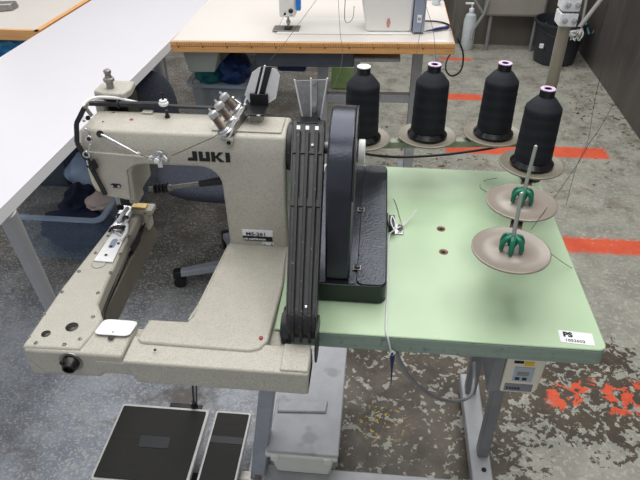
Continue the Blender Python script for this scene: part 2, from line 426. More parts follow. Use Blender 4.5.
# small latch plate on the table beside the wheel guard
lt = thing('catch_plate', 'small steel catch plate with bolts on the green tabletop beside black guard', 'bracket', (.045, .86, TZ))
b = nb()
p = P(401, 230, z=TZ)
box(b, p.x-.012, p.x+.004, p.y-.016, p.y+.012, TZ+.0005, TZ+.003); obj('plate', b, 'steel', lt, bev=.0008)
b = nb(); lathe(b, ((.0045, 0), (.0045, .004), (.003, .006), (.003, .009), (0, .0095)), (p.x-.002, p.y+.002, TZ+.003)); obj('bolt', b, 'steel_dull', lt)
b = nb(); box(b, p.x-.022, p.x-.012, p.y-.014, p.y+.020, TZ+.0005, TZ+.018); obj('block', b, 'black', lt, bev=.001)
b = nb(); box(b, p.x-.030, p.x-.023, p.y+.006, p.y+.032, TZ+.0005, TZ+.014); obj('block', b, 'black', lt, bev=.001)

# ================================================================== THE BEIGE MACHINE
mc = thing('sewing_machine', 'large beige feed-off-the-arm industrial sewing machine with black belt cover', 'sewing machine', (-.2, .8, .74))
Z1 = .79
# base casting with the open C: front bar, left arm, tray
left_out = [(-.4595, .5605), (-.3600, .5605), (-.3600, .556), (-.310, .556), (-.305, .5485), (-.066, .5485), (-.066, .60), (-.108, .602), (-.118, .64), (-.121, .70), (-.125, .84), (-.125, .925), (-.235, .925), (-.235, .84),
            (-.2440, .628), (-.366, .621)]
b = nb(); prism(b, left_out, 'z', .752, .7755)
obj('base', b, 'cast', mc, bev=.004)
b = nb(); prism(b, [(-.300, .750), (-.066, .750), (-.066, .7895), (-.316, .7895)], 'y', .5455, .596); obj('front_bar', b, 'cast', mc, bev=.003)
b = nb(); prism(b, [(-.44, .742), (-.358, .742), (-.350, .750), (-.320, .752), (-.320, .787), (-.4595, .787), (-.455, .765)], 'y', .557, .622); obj('arm_root', b, 'cast', mc, bev=.004)
# cover tray in front of the column
tray = [(-.3075, .5865), (-.300, .580), (-.150, .578), (-.136, .583), (-.1275, .600), (-.1255, .73), (-.131, .80), (-.131, .838), (-.2345, .838), (-.244, .640), (-.249, .628), (-.304, .628)]
b = nb(); tz_ = lambda y: .793-.017*max(0, min(1, (y-.60)/.238)); hull8(b, [(x, y, .768) for x, y in tray], [(x, y, tz_(y)) for x, y in tray]); tr = obj('base_cover', b, 'cast', mc, bev=.0028)
b = nb(); tube(b, [(-.2475, .632, .789), (-.2425, .67, .786), (-.2345, .835, .775)], .0022, smooth=False); obj('cover_lip', b, 'cast', tr)
for (u, v) in ((261, 338),):
    p = P(u, v, z=.7932); b = nb(); lathe(b, ((.0028, 0), (.0028, .0012), (0, .0016)), p); obj('oil_mark', b, 'red', tr)
p = P(155, 350, z=.7932); b = nb(); lathe(b, ((.002, 0), (.002, .0006), (0, .0006)), p, seg=12); obj('screw', b, 'hole', tr)
b = nb(); box(b, -.104, -.067, .549, .597, .7895, .7925); obj('hinge_block', b, 'cast', mc, bev=.002)
# cylinder arm
arm = [(-.461, .560), (-.380, .562), (-.372, .606), (-.372, .625), (-.3905, .655), (-.3955, .70), (-.4030, .80), (-.4085, .915), (-.4450, .915), (-.4455, .88), (-.4600, .68)]
b = nb(); prism(b, arm, 'z', .735, Z1); ar = obj('cylinder_arm', b, 'cast', mc, bev=.0035)
# polished side of the arm below the cover edge
b = nb(); hull8(b, [(-.3935, .66, .726), (-.383, .66, .726), (-.392, .925, .726), (-.404, .925, .726)], [(-.3925, .66, .762), (-.389, .66, .762), (-.4005, .92, .762), (-.405, .92, .762)]); obj('arm_side_rail', b, mat('dark_olive_steel', (104,101,90), .4, .3), ar, bev=.002)
b = nb(); tube(b, [(-.380, .635, .764), (-.3905, .66, .766), (-.394, .70, .766), (-.403, .80, .766), (-.4072, .90, .766)], .0035, smooth=False); obj('arm_groove', b, 'gun', ar)
def screw(u, v, z, r, parent, m='gun', slot=True):
    p = P(u, v, z=z); b = nb(); lathe(b, ((r*1.15, 0), (r*1.15, .0006), (r, .0012), (0, .0014)), p, seg=18)
    s = obj('screw', b, m, parent)
    if slot:
        b = nb(); a = random.uniform(0, PI); d = Vector((math.cos(a), math.sin(a), 0))*r*.9; w = Vector((-math.sin(a), math.cos(a), 0))*r*.18
        sheet(b, p-d-w+Vector((0, 0, .0013)), 2*d, 2*w, (0, 0, .0004)); obj('slot', b, 'hole', s, sm=False)
for (u, v) in ((28.5, 336.5), (44, 314), (62, 292), (79, 271.5), (95.5, 253), (98, 291+2), (93, 317), (80, 339), (64.5, 344.5), (36, 343), (110.5, 272.5), (120.5, 254), (129.5, 236.5), (108, 236)):
    screw(u, v, Z1, .0026, ar, 'steel_dull')
screw(72, 327, Z1, .0078, ar, 'gun'); screw(46, 333.8, Z1, .0056, ar, 'gun')
# oval recess and needle plate
def oval(c, d, L, w, z0, z1):
    c = Vector(c); d = Vector(d).normalized(); n = Vector((-d.y, d.x, 0)); o = []
    for i in range(20):
        a = 2*PI*i/20; q = d*(math.cos(a)*w+(L if math.cos(a) > 0 else -L))+n*math.sin(a)*w; o.append((c.x+q.x, c.y+q.y))
    return o
A, B = P(94, 272, z=Z1), P(114, 238, z=Z1); dd = B-A; mid = (A+B)/2
b = nb(); o = oval(mid, dd, .026, .0115, 0, 0); prism(b, o, 'z', Z1-.001, Z1+.0003); rr_ = obj('recess_rim', b, mat('recess_edge_shade', (120,116,104), .6), ar)  # darker outline paints in the shade along the recess edge
b = nb(); o = oval(mid, dd, .026, .0105, 0, 0); prism(b, o, 'z', Z1-.001, Z1+.0006); obj('recess_floor', b, 'cast', rr_)
q4 = [P(94, 262, z=Z1), P(113, 263.5, z=Z1), P(129, 230, z=Z1), P(117, 228, z=Z1)]
b = nb(); hull8(b, [x+Vector((0, 0, .0012)) for x in q4], [x+Vector((0, 0, .0034)) for x in q4]); pl = obj('throat_plate', b, 'steel_white', ar, bev=.0006)
b = nb(); o = oval((q4[0]+q4[1]+q4[2]+q4[3])/4, dd, .008, .0052, 0, 0); prism(b, o, 'z', Z1+.0034, Z1+.0042); ov = obj('slide_plate', b, 'panelblue', pl, bev=.0003)
for (u, v) in ((106, 255), (111, 246.5), (118.5, 243.5)):
    p = P(u, v, z=Z1+.0042); b = nb(); lathe(b, ((.0024, 0), (.0024, .0008), (0, .0012)), p, seg=12); obj('screw', b, 'gun', ov)
# chrome folder, feet and blocks around the needle
def lump(name, quad, z0, z1, m, parent, bev=.0006, zt=None):
    b = nb(); lo = [P(u, v, z=z0) for u, v in quad]; hi = [Vector((x.x, x.y, z1)) for x in lo]; hull8(b, lo, hi); return obj(name, b, m, parent, bev=bev)
fo = lump('edge_folder', [(109, 231), (122, 238), (130, 226), (119, 221)], Z1+.0035, Z1+.010, 'steel', mc, .002)
b = nb(); tube(b, [P(109, 232, z=.797), P(112, 228, z=.803), P(119, 227, z=.806), P(126, 228, z=.801)], (.0022, .004)); obj('folder_scroll', b, 'gun', fo)
b = nb(); tube(b, [P(118, 222, z=.800), P(123, 214, z=.806), P(128, 208, z=.808)], .0035); tube(b, [P(124, 226, z=.800), P(131, 212, z=.806)], .0028)
tube(b, [P(121, 240, z=.797), P(126, 232, z=.800), P(127, 224, z=.804)], .003); obj('folder_guide', b, 'steel_white', fo)
b = nb(); lathe(b, ((.005, 0), (.006, .003), (.003, .006), (0, .006)), P(126, 219, z=.802)); lathe(b, ((.004, 0), (.004, .005), (0, .006)), P(119, 217, z=.800)); obj('folder_screw', b, 'gun', fo)
pf = lump('presser_foot', [(116, 219), (127, 222), (134, 209), (123, 207)], Z1+.0035, Z1+.009, 'steel', mc, .001)
# arm tip blocks
b = nb(); box(b, -.425, -.385, .893, .918, .790, .799); obj('arm_tip_block', b, 'cast', ar, bev=.001)
b = nb(); box(b, -.4015, -.394, .893, .917, .756, .797); obj('arm_end_plate', b, 'cast', ar, bev=.002)
b = nb(); box(b, -.423, -.396, .896, .912, .799, .803); obj('feed_block', b, mat('brass_block', (214,184,120), .35, .6), ar, bev=.001)
b = nb(); box(b, -.398, -.3955, .81, .85, .765, .78); obj('side_mark', b, 'ink', ar)
# white slide cover at the base corner
q4 = [P(93, 334.5, z=Z1), P(129, 337, z=Z1), P(139, 322, z=Z1), P(105, 319.5, z=Z1)]
o = roundquad(q4, .22); b = nb(); hull8(b, [x+Vector((0, 0, .0002)) for x in o], [x+Vector((0, 0, .0018)) for x in o])
sc = obj('slide_cover', b, 'white', mc, bev=.0006, label='white plastic slide cover')
b = nb(); lathe(b, ((.001, 0), (.001, .0004), (0, .0004)), P(113, 332, z=Z1+.0018), seg=10); obj('pin_hole', b, 'hole', sc)
b = nb(); lathe(b, ((.0045, 0), (.0045, .0006), (0, .0006)), P(111, 337.2, z=Z1+.0002), seg=16); obj('finger_notch', b, 'gun', mc)
# front hub (dark steel shaft end in a round opening)
c = P(71, 362, y=.556)
b = nb(); lathe(b, ((.0165, 0), (.0165, .002), (.0120, .002), (.0120, .001), (0, .001)), c+Vector((0, .002, 0)), (0, -1, 0), 36); hb = obj('shaft_bush', b, 'steel_dull', mc)
b = nb(); lathe(b, ((.0120, 0), (.0120, .004), (.0085, .013), (.0065, .013), (.0065, .009), (0, .009)), c, (.12, -1, -.12), 32); obj('shaft_end', b, 'gun', hb)
b = nb(); cyl(b, c+Vector((-.006, -.006, .007)), c+Vector((-.0065, -.0115, .009)), .0028); obj('set_screw', b, 'gun', hb)

# upper arm, head and column: one casting
fil = [(-.236-.034+.034*math.sin(a), .889+.034*math.cos(a)) for a in [math.radians(15*i) for i in range(7)]]
prof = [(-.458, .975), (-.459, .948), (-.452, .906), (-.440, .868), (-.431, .860), (-.402, .853), (-.386, .853), (-.384, .905), (-.378, .918), (-.362, .9225)] + fil + \
       [(-.233, .770), (-.132, .770), (-.132, .9755)]
b = nb(); prism(b, prof, 'y', .840, .926)
g = b.verts[:]+b.edges[:]+b.faces[:]
r = bmesh.ops.bisect_plane(b, geom=g, plane_co=(0, .840, .951), plane_no=(0, -.906, .423), clear_outer=True)
ed = [e for e in r['geom_cut'] if isinstance(e, bmesh.types.BMEdge)]
bmesh.ops.edgeloop_fill(b, edges=ed)
body = obj('arm_and_column', b, 'cast', mc, bev=.0045, seg=3)
b = nb(); prism(b, [(-.452, .944), (-.318, .938), (-.318, .929), (-.372, .925), (-.388, .913), (-.392, .858), (-.431, .862), (-.447, .905)], 'y', .836, .842); obj('face_plate', b, 'cast', body, bev=.0015)
b = nb(); prism(b, rrect(-.392, -.366, .872, .925, .006), 'y', .8385, .842); 
b.free()
# JUKI lettering on the front of the arm
lx, lz, H = -.2875, .9295, .0125
def poly(b, pts, y=.8395, t=.0008):
    prism(b, pts, 'y', y-t, y+.0005)
p0 = P(187.5, 158.5, y=.840); p1 = P(232, 162.5, y=.840); p2 = P(187, 150.5, y=.84)
W = p1.x-p0.x; lx, lz, H = p0.x, p0.z-.0030, .0165
b = nb(); w = W/4.05; s = w*.34; t = H*.30
x = lx; poly(b, [(x, lz), (x+w*.92, lz), (x+w*.92, lz+H), (x+w*.92-s*1.2, lz+H), (x+w*.92-s*1.2, lz+t), (x+w*.10, lz+t)])
x = lx+w*1.10; poly(b, [(x, lz+H), (x, lz), (x+w*.98, lz), (x+w*.98, lz+H), (x+w*.98-s, lz+H), (x+w*.98-s, lz+t), (x+s, lz+t), (x+s, lz+H)])
x = lx+w*2.22; poly(b, [(x, lz), (x+s, lz), (x+s, lz+H), (x, lz+H)])
poly(b, [(x+s*.9, lz+H*.42), (x+w*.70, lz+H), (x+w*1.12, lz+H), (x+s*1.7, lz+H*.5), (x+w*1.16, lz), (x+w*.72, lz), (x+s*.9, lz+H*.58)])
x = lx+w*3.52; poly(b, [(x, lz), (x+s*1.15, lz), (x+s*1.15, lz+H), (x, lz+H)])
lg = obj('lettering', b, 'ink', body, sm=False)
# name plate
pa, pb = P(243, 240.5, y=.839), P(272.5, 231, y=.839)
z0, z1 = P(243, 240, y=.839).z, P(243, 229.5, y=.839).z; x0, x1 = pa.x, pb.x
b = nb(); box(b, x0, x1, .8385, .8402, z0, z1); npn = obj('name_plate', b, 'sticker', body, bev=.0003)
b = nb(); box(b, x0+.0004, x1-.0004, .8380, .8388, z0+.0004, z0+(z1-z0)*.45); obj('name_band', b, 'ink', npn, sm=False)
R90 = (PI/2, 0, 0)
textmesh('lettering', 'MS-261', .0092, 'ink', npn, (x0+.006, .8379, z0+(z1-z0)*.52), R90, off=.00012, sx=1.25)
textmesh('lettering', 'JUKI CORPORATION', .0042, 'sticker', npn, (x0+.0015, .8374, z0+.0028), R90, off=.00015, sx=.98)
z0b = z0-.0075; b = nb(); box(b, x1-.0185, x1+.0008, .8385, .8402, z0b, z0-.0025); sn = obj('serial_label', b, 'sticker', body, bev=.0002)
textmesh('lettering', 'No.', .0032, 'ink', sn, (x1-.017, .8379, z0b+.0012), R90); textmesh('lettering', 'Z', .0042, 'ink', sn, (x1-.0035, .8379, z0b+.0008), R90, off=.0002)
# red oil marks on the arm
for (u, v, r) in ((131.5, 119.5, .003), (113.5, 112.5, .0016), (103, 121.5, .0016)):
    b = nb(); lathe(b, ((r, 0), (r, .0006), (0, .001)), P(u, v, z=.9757)); obj('oil_mark', b, 'red', body)
b = nb(); lathe(b, ((.003, 0), (.003, .001), (0, .0016)), P(276, 126.5, z=.9757)); obj('oil_mark', b, 'red', body)
b = nb(); cyl(b, P(88, 118, z=.9755), P(88, 118, z=.9768), .004); obj('oil_hole', b, 'hole', body)
# raised pad plates on top
b = nb(); box(b, -.250, -.140, .862, .918, .9755, .9785); obj('top_plate', b, 'cast', body, bev=.0015)
b = nb(); box(b, -.262, -.244, .905, .925, .976, .979); obj('top_plate', b, 'black', body, bev=.001)
for u in (152, 238):
    p = P(u, 108, z=.976); b = nb(); box(b, p.x-.010, p.x+.008, .914, .925, .976, .979); obj('pad', b, 'cast', body, bev=.002)
# oval thread slot on face
c = P(116, 185.5, y=.836); b = nb(); prism(b, [(x_+c.x, y_+c.z) for x_, y_ in rrect(-.0085, .0085, -.0036, .0036, .0034)], 'y', .834, .837); sl = obj('thread_slot', b, 'ink', body, bev=.0004)
for dx in (-.0055, .0055):
    b = nb(); cyl(b, (c.x+dx, .8345, c.z), (c.x+dx, .8330, c.z), .0024); obj('screw', b, 'steel', sl)
# block with nut post behind head
pbk = P(112, 100, y=.95)
b = nb(); prism(b, [(-.466, .940), (-.446, .932), (-.412, .932), (-.407, .955), (-.412, .990), (-.452, .990), (-.466, .975)], 'z', .989, 1.002)
bk = obj('rear_block', b, 'cast', mc, bev=.003)
b = nb(); prism(b, [(-.466, .934), (-.446, .928), (-.444, .985), (-.466, .975)], 'z', .94, .989); obj('block_foot', b, 'cast', bk, bev=.003)
b = nb(); box(b, -.4435, -.410, .936, .985, .94, .988); obj('block_recess', b, 'gun', bk, bev=.001)
c = P(109.5, 83, y=.955); c.z = 1.002
b = nb(); lathe(b, ((.0068, 0), (.0062, .002), (.0062, .012), (.0092, .012), (.0092, .017), (.006, .018), (.0048, .024), (.0062, .026), (.0062, .030), (.004, .032), (0, .032)), c, seg=12)
obj('adjusting_nut', b, 'steel_dull', bk, bev=.0005)
# needle bar, presser bar
for (u0, v0, u1, v1, r) in ((118, 194, 122.5, 212, .0022), (113, 196, 119.5, 209, .0026)):
    a = P(u0, v0, y=.885); c = P(u1, v1, y=.885); a.z = .862; b = nb(); cyl(b, (c.x, .885, .806), (c.x, .885, .862), r); nbv = obj('needle_bar' if r < .0025 else 'presser_bar', b, 'steel', mc)
    b = nb(); cyl(b, (c.x, .885, .806), (c.x, .885, .815), r*1.9, seg=10); obj('clamp', b, 'gun', nbv)
# cream side cover
b = nb(); pz = [(-.462, .955), (-.470, .945), (-.468, .87), (-.463, .852), (-.452, .852), (-.446, .862), (-.450, .905)]
prism(b, pz, 'y', .862, .91); obj('side_cover', b, 'cream', mc, bev=.006, seg=3, label='cream plastic side cover')
# black strap following the head's front left edge
sp = [P(85, 107, y=.835), P(77, 123, y=.833), P(77.5, 142, y=.833), P(86, 157, y=.833), P(96, 175, y=.833), P(106, 194, y=.834)]
b = nb()
for A, B in zip(sp, sp[1:]):
    d = (B-A).normalized(); n = Vector((d.z, 0, -d.x))*.0036
    hull8(b, [A-n, B-n, B+n, A+n], [A-n+Vector((0, -.004, 0)), B-n+Vector((0, -.004, 0)), B+n+Vector((0, -.004, 0)), A+n+Vector((0, -.004, 0))])
obj('thread_lever_guard', b, 'black_satin', mc, bev=.0008)
b = nb(); cq = P(98, 165, y=.832); hull8(b, [P(90, 163, y=.834), P(94, 158, y=.834), P(99, 167, y=.834), P(92, 173, y=.834)], [P(90, 163, y=.826), P(94, 158, y=.826), P(99, 167, y=.826), P(92, 173, y=.826)]); obj('guard_block', b, 'gun', mc, bev=.001)
# thread guides in chrome on the head
def ring(b, c, R, r, d=(0, -1, 0), seg=20):
    x, y, d = frame_of(d); c = Vector(c)
    rs = []
    for i in range(seg):
        a = 2*PI*i/seg; rd = x*math.cos(a)+y*math.sin(a)
        rs.append([b.verts.new(c+rd*(R+r*math.cos(2*PI*k/8))+d*r*math.sin(2*PI*k/8)) for k in range(8)])
    for i in range(seg):
        A, B = rs[i], rs[(i+1) % seg]
        for k in range(8): b.faces.new((A[k], A[(k+1) % 8], B[(k+1) % 8], B[k]))
b = nb(); ring(b, P(89, 139, y=.832), .0042, .0016); ring(b, P(86.5, 154.5, y=.830), .0050, .0016); tube(b, [P(86, 131, y=.832), P(85, 128.5, y=.83), P(88, 131, y=.83), P(90, 135, y=.832)], .0012)
tube(b, [P(90, 144, y=.831), P(89, 150, y=.830)], .0016, smooth=False); tube(b, [P(87, 160, y=.829), P(88.5, 166, y=.828)], .0016, smooth=False)
tg = obj('thread_guide', b, 'steel', mc)
b = nb(); cyl(b, P(89, 139, y=.835), P(89, 139, y=.829), .0030); cyl(b, P(88, 166.5, y=.834), P(88, 166.5, y=.826), .0022); obj('guide_screw', b, 'gun', tg)
b = nb(); a, c = P(101, 134.5, y=.830), P(138, 154, y=.826); cyl(b, a, c, .0026, .0014, 12); br = obj('thread_bar', b, 'steel', mc)
b = nb(); cyl(b, P(100, 134, y=.840), P(100, 134, y=.828), .0055); obj('bar_socket', b, 'gun', br)
b = nb(); ring(b, P(138.5, 153.5, y=.828), .0022, .0009); obj('bar_hook', b, 'steel_white', br)
# small tension disc at right of the bar
c = P(159, 157, y=.835)
b = nb(); lathe(b, ((.0095, 0), (.0102, .001), (.0095, .002), (.003, .003), (.003, .010), (.0055, .010), (.0055, .013), (0, .014)), c+Vector((0, .002, 0)), (0, -1, 0), 28); td = obj('tension_disc', b, 'steel', mc)
b = nb(); box(b, c.x-.003, c.x+.004, c.y-.003, c.y-.001, c.z-.017, c.z-.004); tube(b, [c+Vector((-.010, -.002, .003)), c+Vector((-.014, -.006, 0)), c+Vector((-.011, -.003, -.004))], .0012); tube(b, [c+Vector((.009, -.002, .004)), c+Vector((.014, -.006, 0)), c+Vector((.010, -.003, -.005))], .0012)
lathe(b, ((.004, 0), (.004, .004), (0, .005)), c+Vector((0, -.010, 0)), (0, -1, 0)); obj('disc_clip', b, 'steel_white', td)
# rod and bellows below the arm
yb = .90
A = P(138, 187, y=yb)
b = nb(); box(b, A.x-.012, A.x+.004, yb-.022, yb+.012, A.z-.022, A.z+.016); fb = obj('feed_bracket', b, 'cast', mc, bev=.003)
b = nb(); box(b, A.x-.028, A.x-.0125, yb-.02, yb+.012, A.z-.028, A.z+.002); obj('feed_slide', b, 'black', fb, bev=.003)
a = P(149, 189, y=yb); c = P(154, 189, y=yb); e = P(169, 187.5, y=yb); g_ = P(200, 183.5, y=yb); h = P(226, 179.5, y=yb)
b = nb(); cyl(b, a, c, .005, .004); cyl(b, e, g_, .0038); cyl(b, P(167, 188, y=yb), P(172, 187.5, y=yb), .006); sh = obj('drive_rod', b, 'steel_dull', mc)
b = nb(); d = (e-c); L = d.length; prf = [(.004, 0)]
for i in range(4): prf += [(.0056, L*(i+.1)/4), (.0092, L*(i+.3)/4), (.0092, L*(i+.7)/4), (.0056, L*(i+.9)/4)]
lathe(b, prf+[(.004, L)], c, d, 24); obj('bellows', b, 'black', sh)
b = nb(); cyl(b, g_, h, .0065, .0085); obj('rod_sleeve', b, 'black_satin', sh)
b = nb(); a = P(205, 181, y=yb); 
b.free()
# black flat rail along the top, silver tube, post with white knob
b = nb(); a, c = P(85, 102.5, y=.925), P(215, 108, y=.925)
hull8(b, [a+Vector((0, -.004, -.004)), c+Vector((0, -.004, -.001)), c+Vector((0, .004, -.001)), a+Vector((0, .004, -.004))], [a+Vector((0, -.004, .002)), c+Vector((0, -.004, .002)), c+Vector((0, .004, .002)), a+Vector((0, .004, .002))])
c2, c3 = P(118, 104, y=.925), P(168, 104.5, y=.925); tube(b, [c2, c3], .0048, smooth=False, seg=10)
tube(b, [P(118, 104, y=.925), P(119.5, 104, y=.925)], .0075, smooth=False, seg=12)
rl = obj('thread_rail', b, 'black_satin', mc)
b = nb(); tube(b, [P(84, 121, y=.85), P(81.5, 112, y=.87), P(86, 102, y=.89), P(97, 97.5, y=.91), P(115, 98, y=.93), P(139, 103, y=.935)], .0026); obj('oil_tube', b, 'steel_white', mc)
b = nb(); tube(b, [P(84, 106, y=.86), P(92, 116, y=.86)], .0030, smooth=False); tube(b, [P(88, 104, y=.90), P(82, 114, y=.85)], .0022, smooth=False); obj('guide_finger', b, 'steel_dull', mc)
c = P(167.5, 117, z=.976); b = nb(); cyl(b, c, c+Vector((0, 0, .012)), .0028); lathe(b, ((.0045, 0), (.0045, .002), (0, .002)), c)
cyl(b, c+Vector((-.003, 0, .030)), c+Vector((-.004, 0, .042)), .0018); ps = obj('guide_post', b, 'black', mc)
b = nb(); lathe(b, ((.0062, 0), (.0078, .002), (.0078, .005), (.0062, .006), (.0062, .009), (0, .010)), c+Vector((-.003, 0, .020))); obj('knob', b, 'white', ps)
# tensioners
tn = [((225, 131.5), (212, 113), .848), ((231, 121), (218, 104), .880), ((237, 110.5), (223, 95.5), .912)]
for (u0, v0), (u1, v1), y in tn:
    a = P(u0, v0, y=y); c = P(u1, v1, y=y); d = c-a; L = d.length
    b = nb(); lathe(b, ((.004, -.005), (.0105, -.004), (.0118, -.001), (.0100, .001), (.0118, .003), (.0105, .006), (.003, .006)), a, d, 26); tt = obj('tension_assembly', b, 'steel', mc)
    b = nb(); prf = []
    n = 7
    for i in range(n): prf += [(.0052, .005+(L-.012)*i/n), (.0068, .005+(L-.012)*(i+.5)/n)]
    lathe(b, prf+[(.0042, L-.006)], a, d, 18); obj('spring', b, 'bronze', tt)
    b = nb(); lathe(b, ((.0070, L-.008), (.0076, L-.007), (.0076, L), (.0055, L+.002), (.0020, L+.002), (.0016, L+.008), (0, L+.008)), a, d, 16); obj('cap', b, mat('satin_nickel', (206,206,206), .35, .35), tt)
    b = nb(); e = a+Vector((.008, -.004, -.002)); tube(b, [a+Vector((-.008, -.006, -.006)), a+Vector((.004, -.006, -.008)), a+Vector((.012, -.004, .002)), a+Vector((.014, -.002, .014)), a+Vector((.017, 0, .022))], .0014); obj('check_spring', b, 'steel_white', tt)
b = nb(); a = P(229, 130, y=.85); c = P(243, 108, y=.915)
hull8(b, [a+Vector((-.004, 0, -.008)), a+Vector((.008, 0, -.008)), c+Vector((.008, 0, -.012)), c+Vector((-.004, 0, -.012))], [a+Vector((-.004, 0, .002)), a+Vector((.006, 0, .004)), c+Vector((.006, 0, .004)), c+Vector((-.004, 0, .002))])
tbk = obj('tension_bracket', b, 'steel_dull', mc, bev=.001)
b = nb(); q = P(229.5, 141, y=.842); cyl(b, q+Vector((0, .006, 0)), q+Vector((0, -.006, 0)), .0058, seg=16); cs = obj('bracket_stud', b, 'cast_dark', mc)
b = nb(); cyl(b, q+Vector((0, -.006, 0)), q+Vector((0, -.0066, 0)), .0035, seg=6); obj('hex_socket', b, 'hole', cs)
b = nb(); a = P(233, 98.5, y=.92); tube(b, [a, P(241, 104, y=.915)], .0014, smooth=False); blobm(b, a, (.0038, .0038, .0038), rough=0, sub=2); blobm(b, P(245, 105, y=.91), (.0034, .0034, .0034), rough=0, sub=2); obj('thread_pin', b, 'steel', mc)
# black bracket and winged thread fan
b = nb(); a, c = P(247, 121, y=.89), P(263, 121, y=.89)
box(b, a.x-.004, c.x+.003, .885, .925, .9925, .9955); box(b, a.x+.0, c.x+.004, .922, .926, .9925, 1.014); bk2 = obj('fan_bracket', b, 'black', mc, bev=.001)
b = nb(); box(b, a.x+.004, c.x-.002, .895, .915, .976, .9925); obj('bracket_pillar', b, 'cast_dark', bk2, bev=.002)
for (u, v) in ((247, 116), (259, 116)):
    p = P(u, v, z=.9957); b = nb(); lathe(b, ((.0034, 0), (.0034, .002), (0, .0028)), p, seg=12); obj('screw', b, 'gun' if u < 250 else 'steel', bk2)
b = nb(); y = .93
lw = [P(244.5, 95, y=y), P(249.5, 102.5, y=y), P(256, 101, y=y), P(264, 67, y=y), P(259, 67.5, y=y), P(252, 72.5, y=y)]
hull8(b, lw, [q+Vector((0, .0012, 0)) for q in lw])
rw = [P(262.5, 102, y=y), P(269.5, 103, y=y), P(276, 98.5, y=y), P(280, 75.5, y=y), P(276, 69.5, y=y), P(270.5, 68, y=y)]
hull8(b, rw, [q+Vector((0, .0012, 0)) for q in rw]); fan = obj('thread_fan', b, 'steel_white', mc)
b = nb(); ct = [P(252.5, 102, y=y-.001), P(262.5, 102.5, y=y-.001), P(272, 67, y=y-.001), P(261, 67, y=y-.001)]; hull8(b, ct, [q+Vector((0, .004, 0)) for q in ct]); obj('fan_channel', b, 'black_satin', fan)
b = nb()
tube(b, [P(256.5, 101, y=y-.006), P(265, 65.5, y=y-.006)], .0015, smooth=False); obj('fan_rib', b, 'steel_white', fan)
# slot marks in the wings
# belt cover: long ribbed box slanting from the upper shaft down to the front bar
def along(t):  # t 0 bottom .. 1 top along the face
    return Vector((0, .572+(.872-.572)*t, .812+(.984-.812)*t))
dirv = (along(1)-along(0)).normalized(); nrm = Vector((0, -dirv.z, dirv.y))
T = .058
yzc = []
p_top, p_bot = along(1), along(.143)
outl = []
for i in range(9):
    a = PI*i/8; r = T/2; c0 = p_top-nrm*r; outl.append(c0+nrm*math.cos(a)*r+dirv*math.sin(a)*r)
for i in range(9):
    a = PI*i/8; r = T/2; c0 = p_bot-nrm*r; outl.append(c0-nrm*math.cos(a)*r-dirv*math.sin(a)*r)
def xs(y, side):  # left/right edge in x as a function of y (cover swings slightly)
    t = (y-.56)/.33
    return (-.0985+(-.126+.0985)*t) if side == 0 else (-.0590+(-.0745+.0590)*t)
b = nb(); hull8(b, [(xs(p.y, 0), p.y, p.z) for p in outl], [(xs(p.y, 1), p.y, p.z) for p in outl]); bc = obj('belt_cover', b, 'black_satin', mc, bev=.002, label='long black ribbed belt cover')
# side rims
def strip(t0, t1, f0, f1, h0, h1):
    """bar on the cover face between fractions f0..f1 of its width"""
    lo, hi = [], []
    for t, f in ((t0, f0), (t0, f1), (t1, f1), (t1, f0)):
        p = along(t); x = xs(p.y, 0)*(1-f)+xs(p.y, 1)*f
        lo.append(Vector((x, p.y, p.z))+nrm*h0); hi.append(Vector((x, p.y, p.z))+nrm*h1)
    return lo, hi
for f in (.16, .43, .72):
    b = nb(); hull8(b, *strip(.13, .975, f, f+.105, -.001, .006)); rb = obj('rib', b, 'rib_edge', bc, bev=.0006)
    b = nb(); hull8(b, *strip(.975, .995, f, f+.105, -.001, .0065)); obj('rib_tip', b, 'white', rb, sm=False)
    b = nb(); hull8(b, *strip(.13, .97, f+.108, f+.145, -.001, .0008)); obj('rib_shadow_strip', b, 'hole', rb, sm=False)  # flat dark strip beside the rib, its shadow put in as colour
cbt = p_bot-nrm*(T/2)
for f in (.16, .43, .72):
    b = nb(); pp = []
    for i in range(8):
        a = PI*(1-.55*i/7)
        for rr0 in (T/2-.001, T/2+.006):
            q = cbt-nrm*math.cos(a)*rr0-dirv*math.sin(a)*rr0; pp.append(q)
    for i in range(7):
        qa, qb, qc, qd = pp[2*i], pp[2*i+1], pp[2*i+3], pp[2*i+2]
        L0 = [Vector((xs(q.y, 0)*(1-f)+xs(q.y, 1)*f, q.y, q.z)) for q in (qa, qb, qc, qd)]
        L1 = [Vector((xs(q.y, 0)*(1-f-.105)+xs(q.y, 1)*(f+.105), q.y, q.z)) for q in (qa, qb, qc, qd)]
        hull8(b, L0, L1)
    obj('rib', b, 'rib_edge', bc)
for t in (.60, .86):
    b = nb(); hull8(b, *strip(t, t+.012 if t > .7 else t+.035, .02, .98, -.001, .0018)); obj('cross_strap', b, 'black', bc, bev=.0003)
b = nb(); hull8(b, *strip(.12, 1.0, .95, 1.0, -.001, .0035)); obj('side_rim', b, 'black_satin', bc, bev=.0005)
b = nb(); hull8(b, *strip(.12, 1.0, 0, .05, -.001, .0025)); obj('side_rim', b, 'black_satin', bc, bev=.0005)
p = along(.905); p.x = xs(p.y, 0)*.35+xs(p.y, 1)*.65; b = nb(); lathe(b, ((.0022, 0), (.0022, .002), (0, .003)), p, nrm, 14); obj('screw', b, 'white', bc)
p = along(.16); p.x = xs(p.y, 0)*.35+xs(p.y, 1)*.65; b = nb(); lathe(b, ((.0022, 0), (.0022, .002), (0, .003)), p, nrm, 14); obj('screw', b, 'steel', bc)
b = nb(); cyl(b, (-.0600, .616, .786), (-.0618, .616, .786), .033, seg=36); obj('lower_pulley', b, 'black', mc)
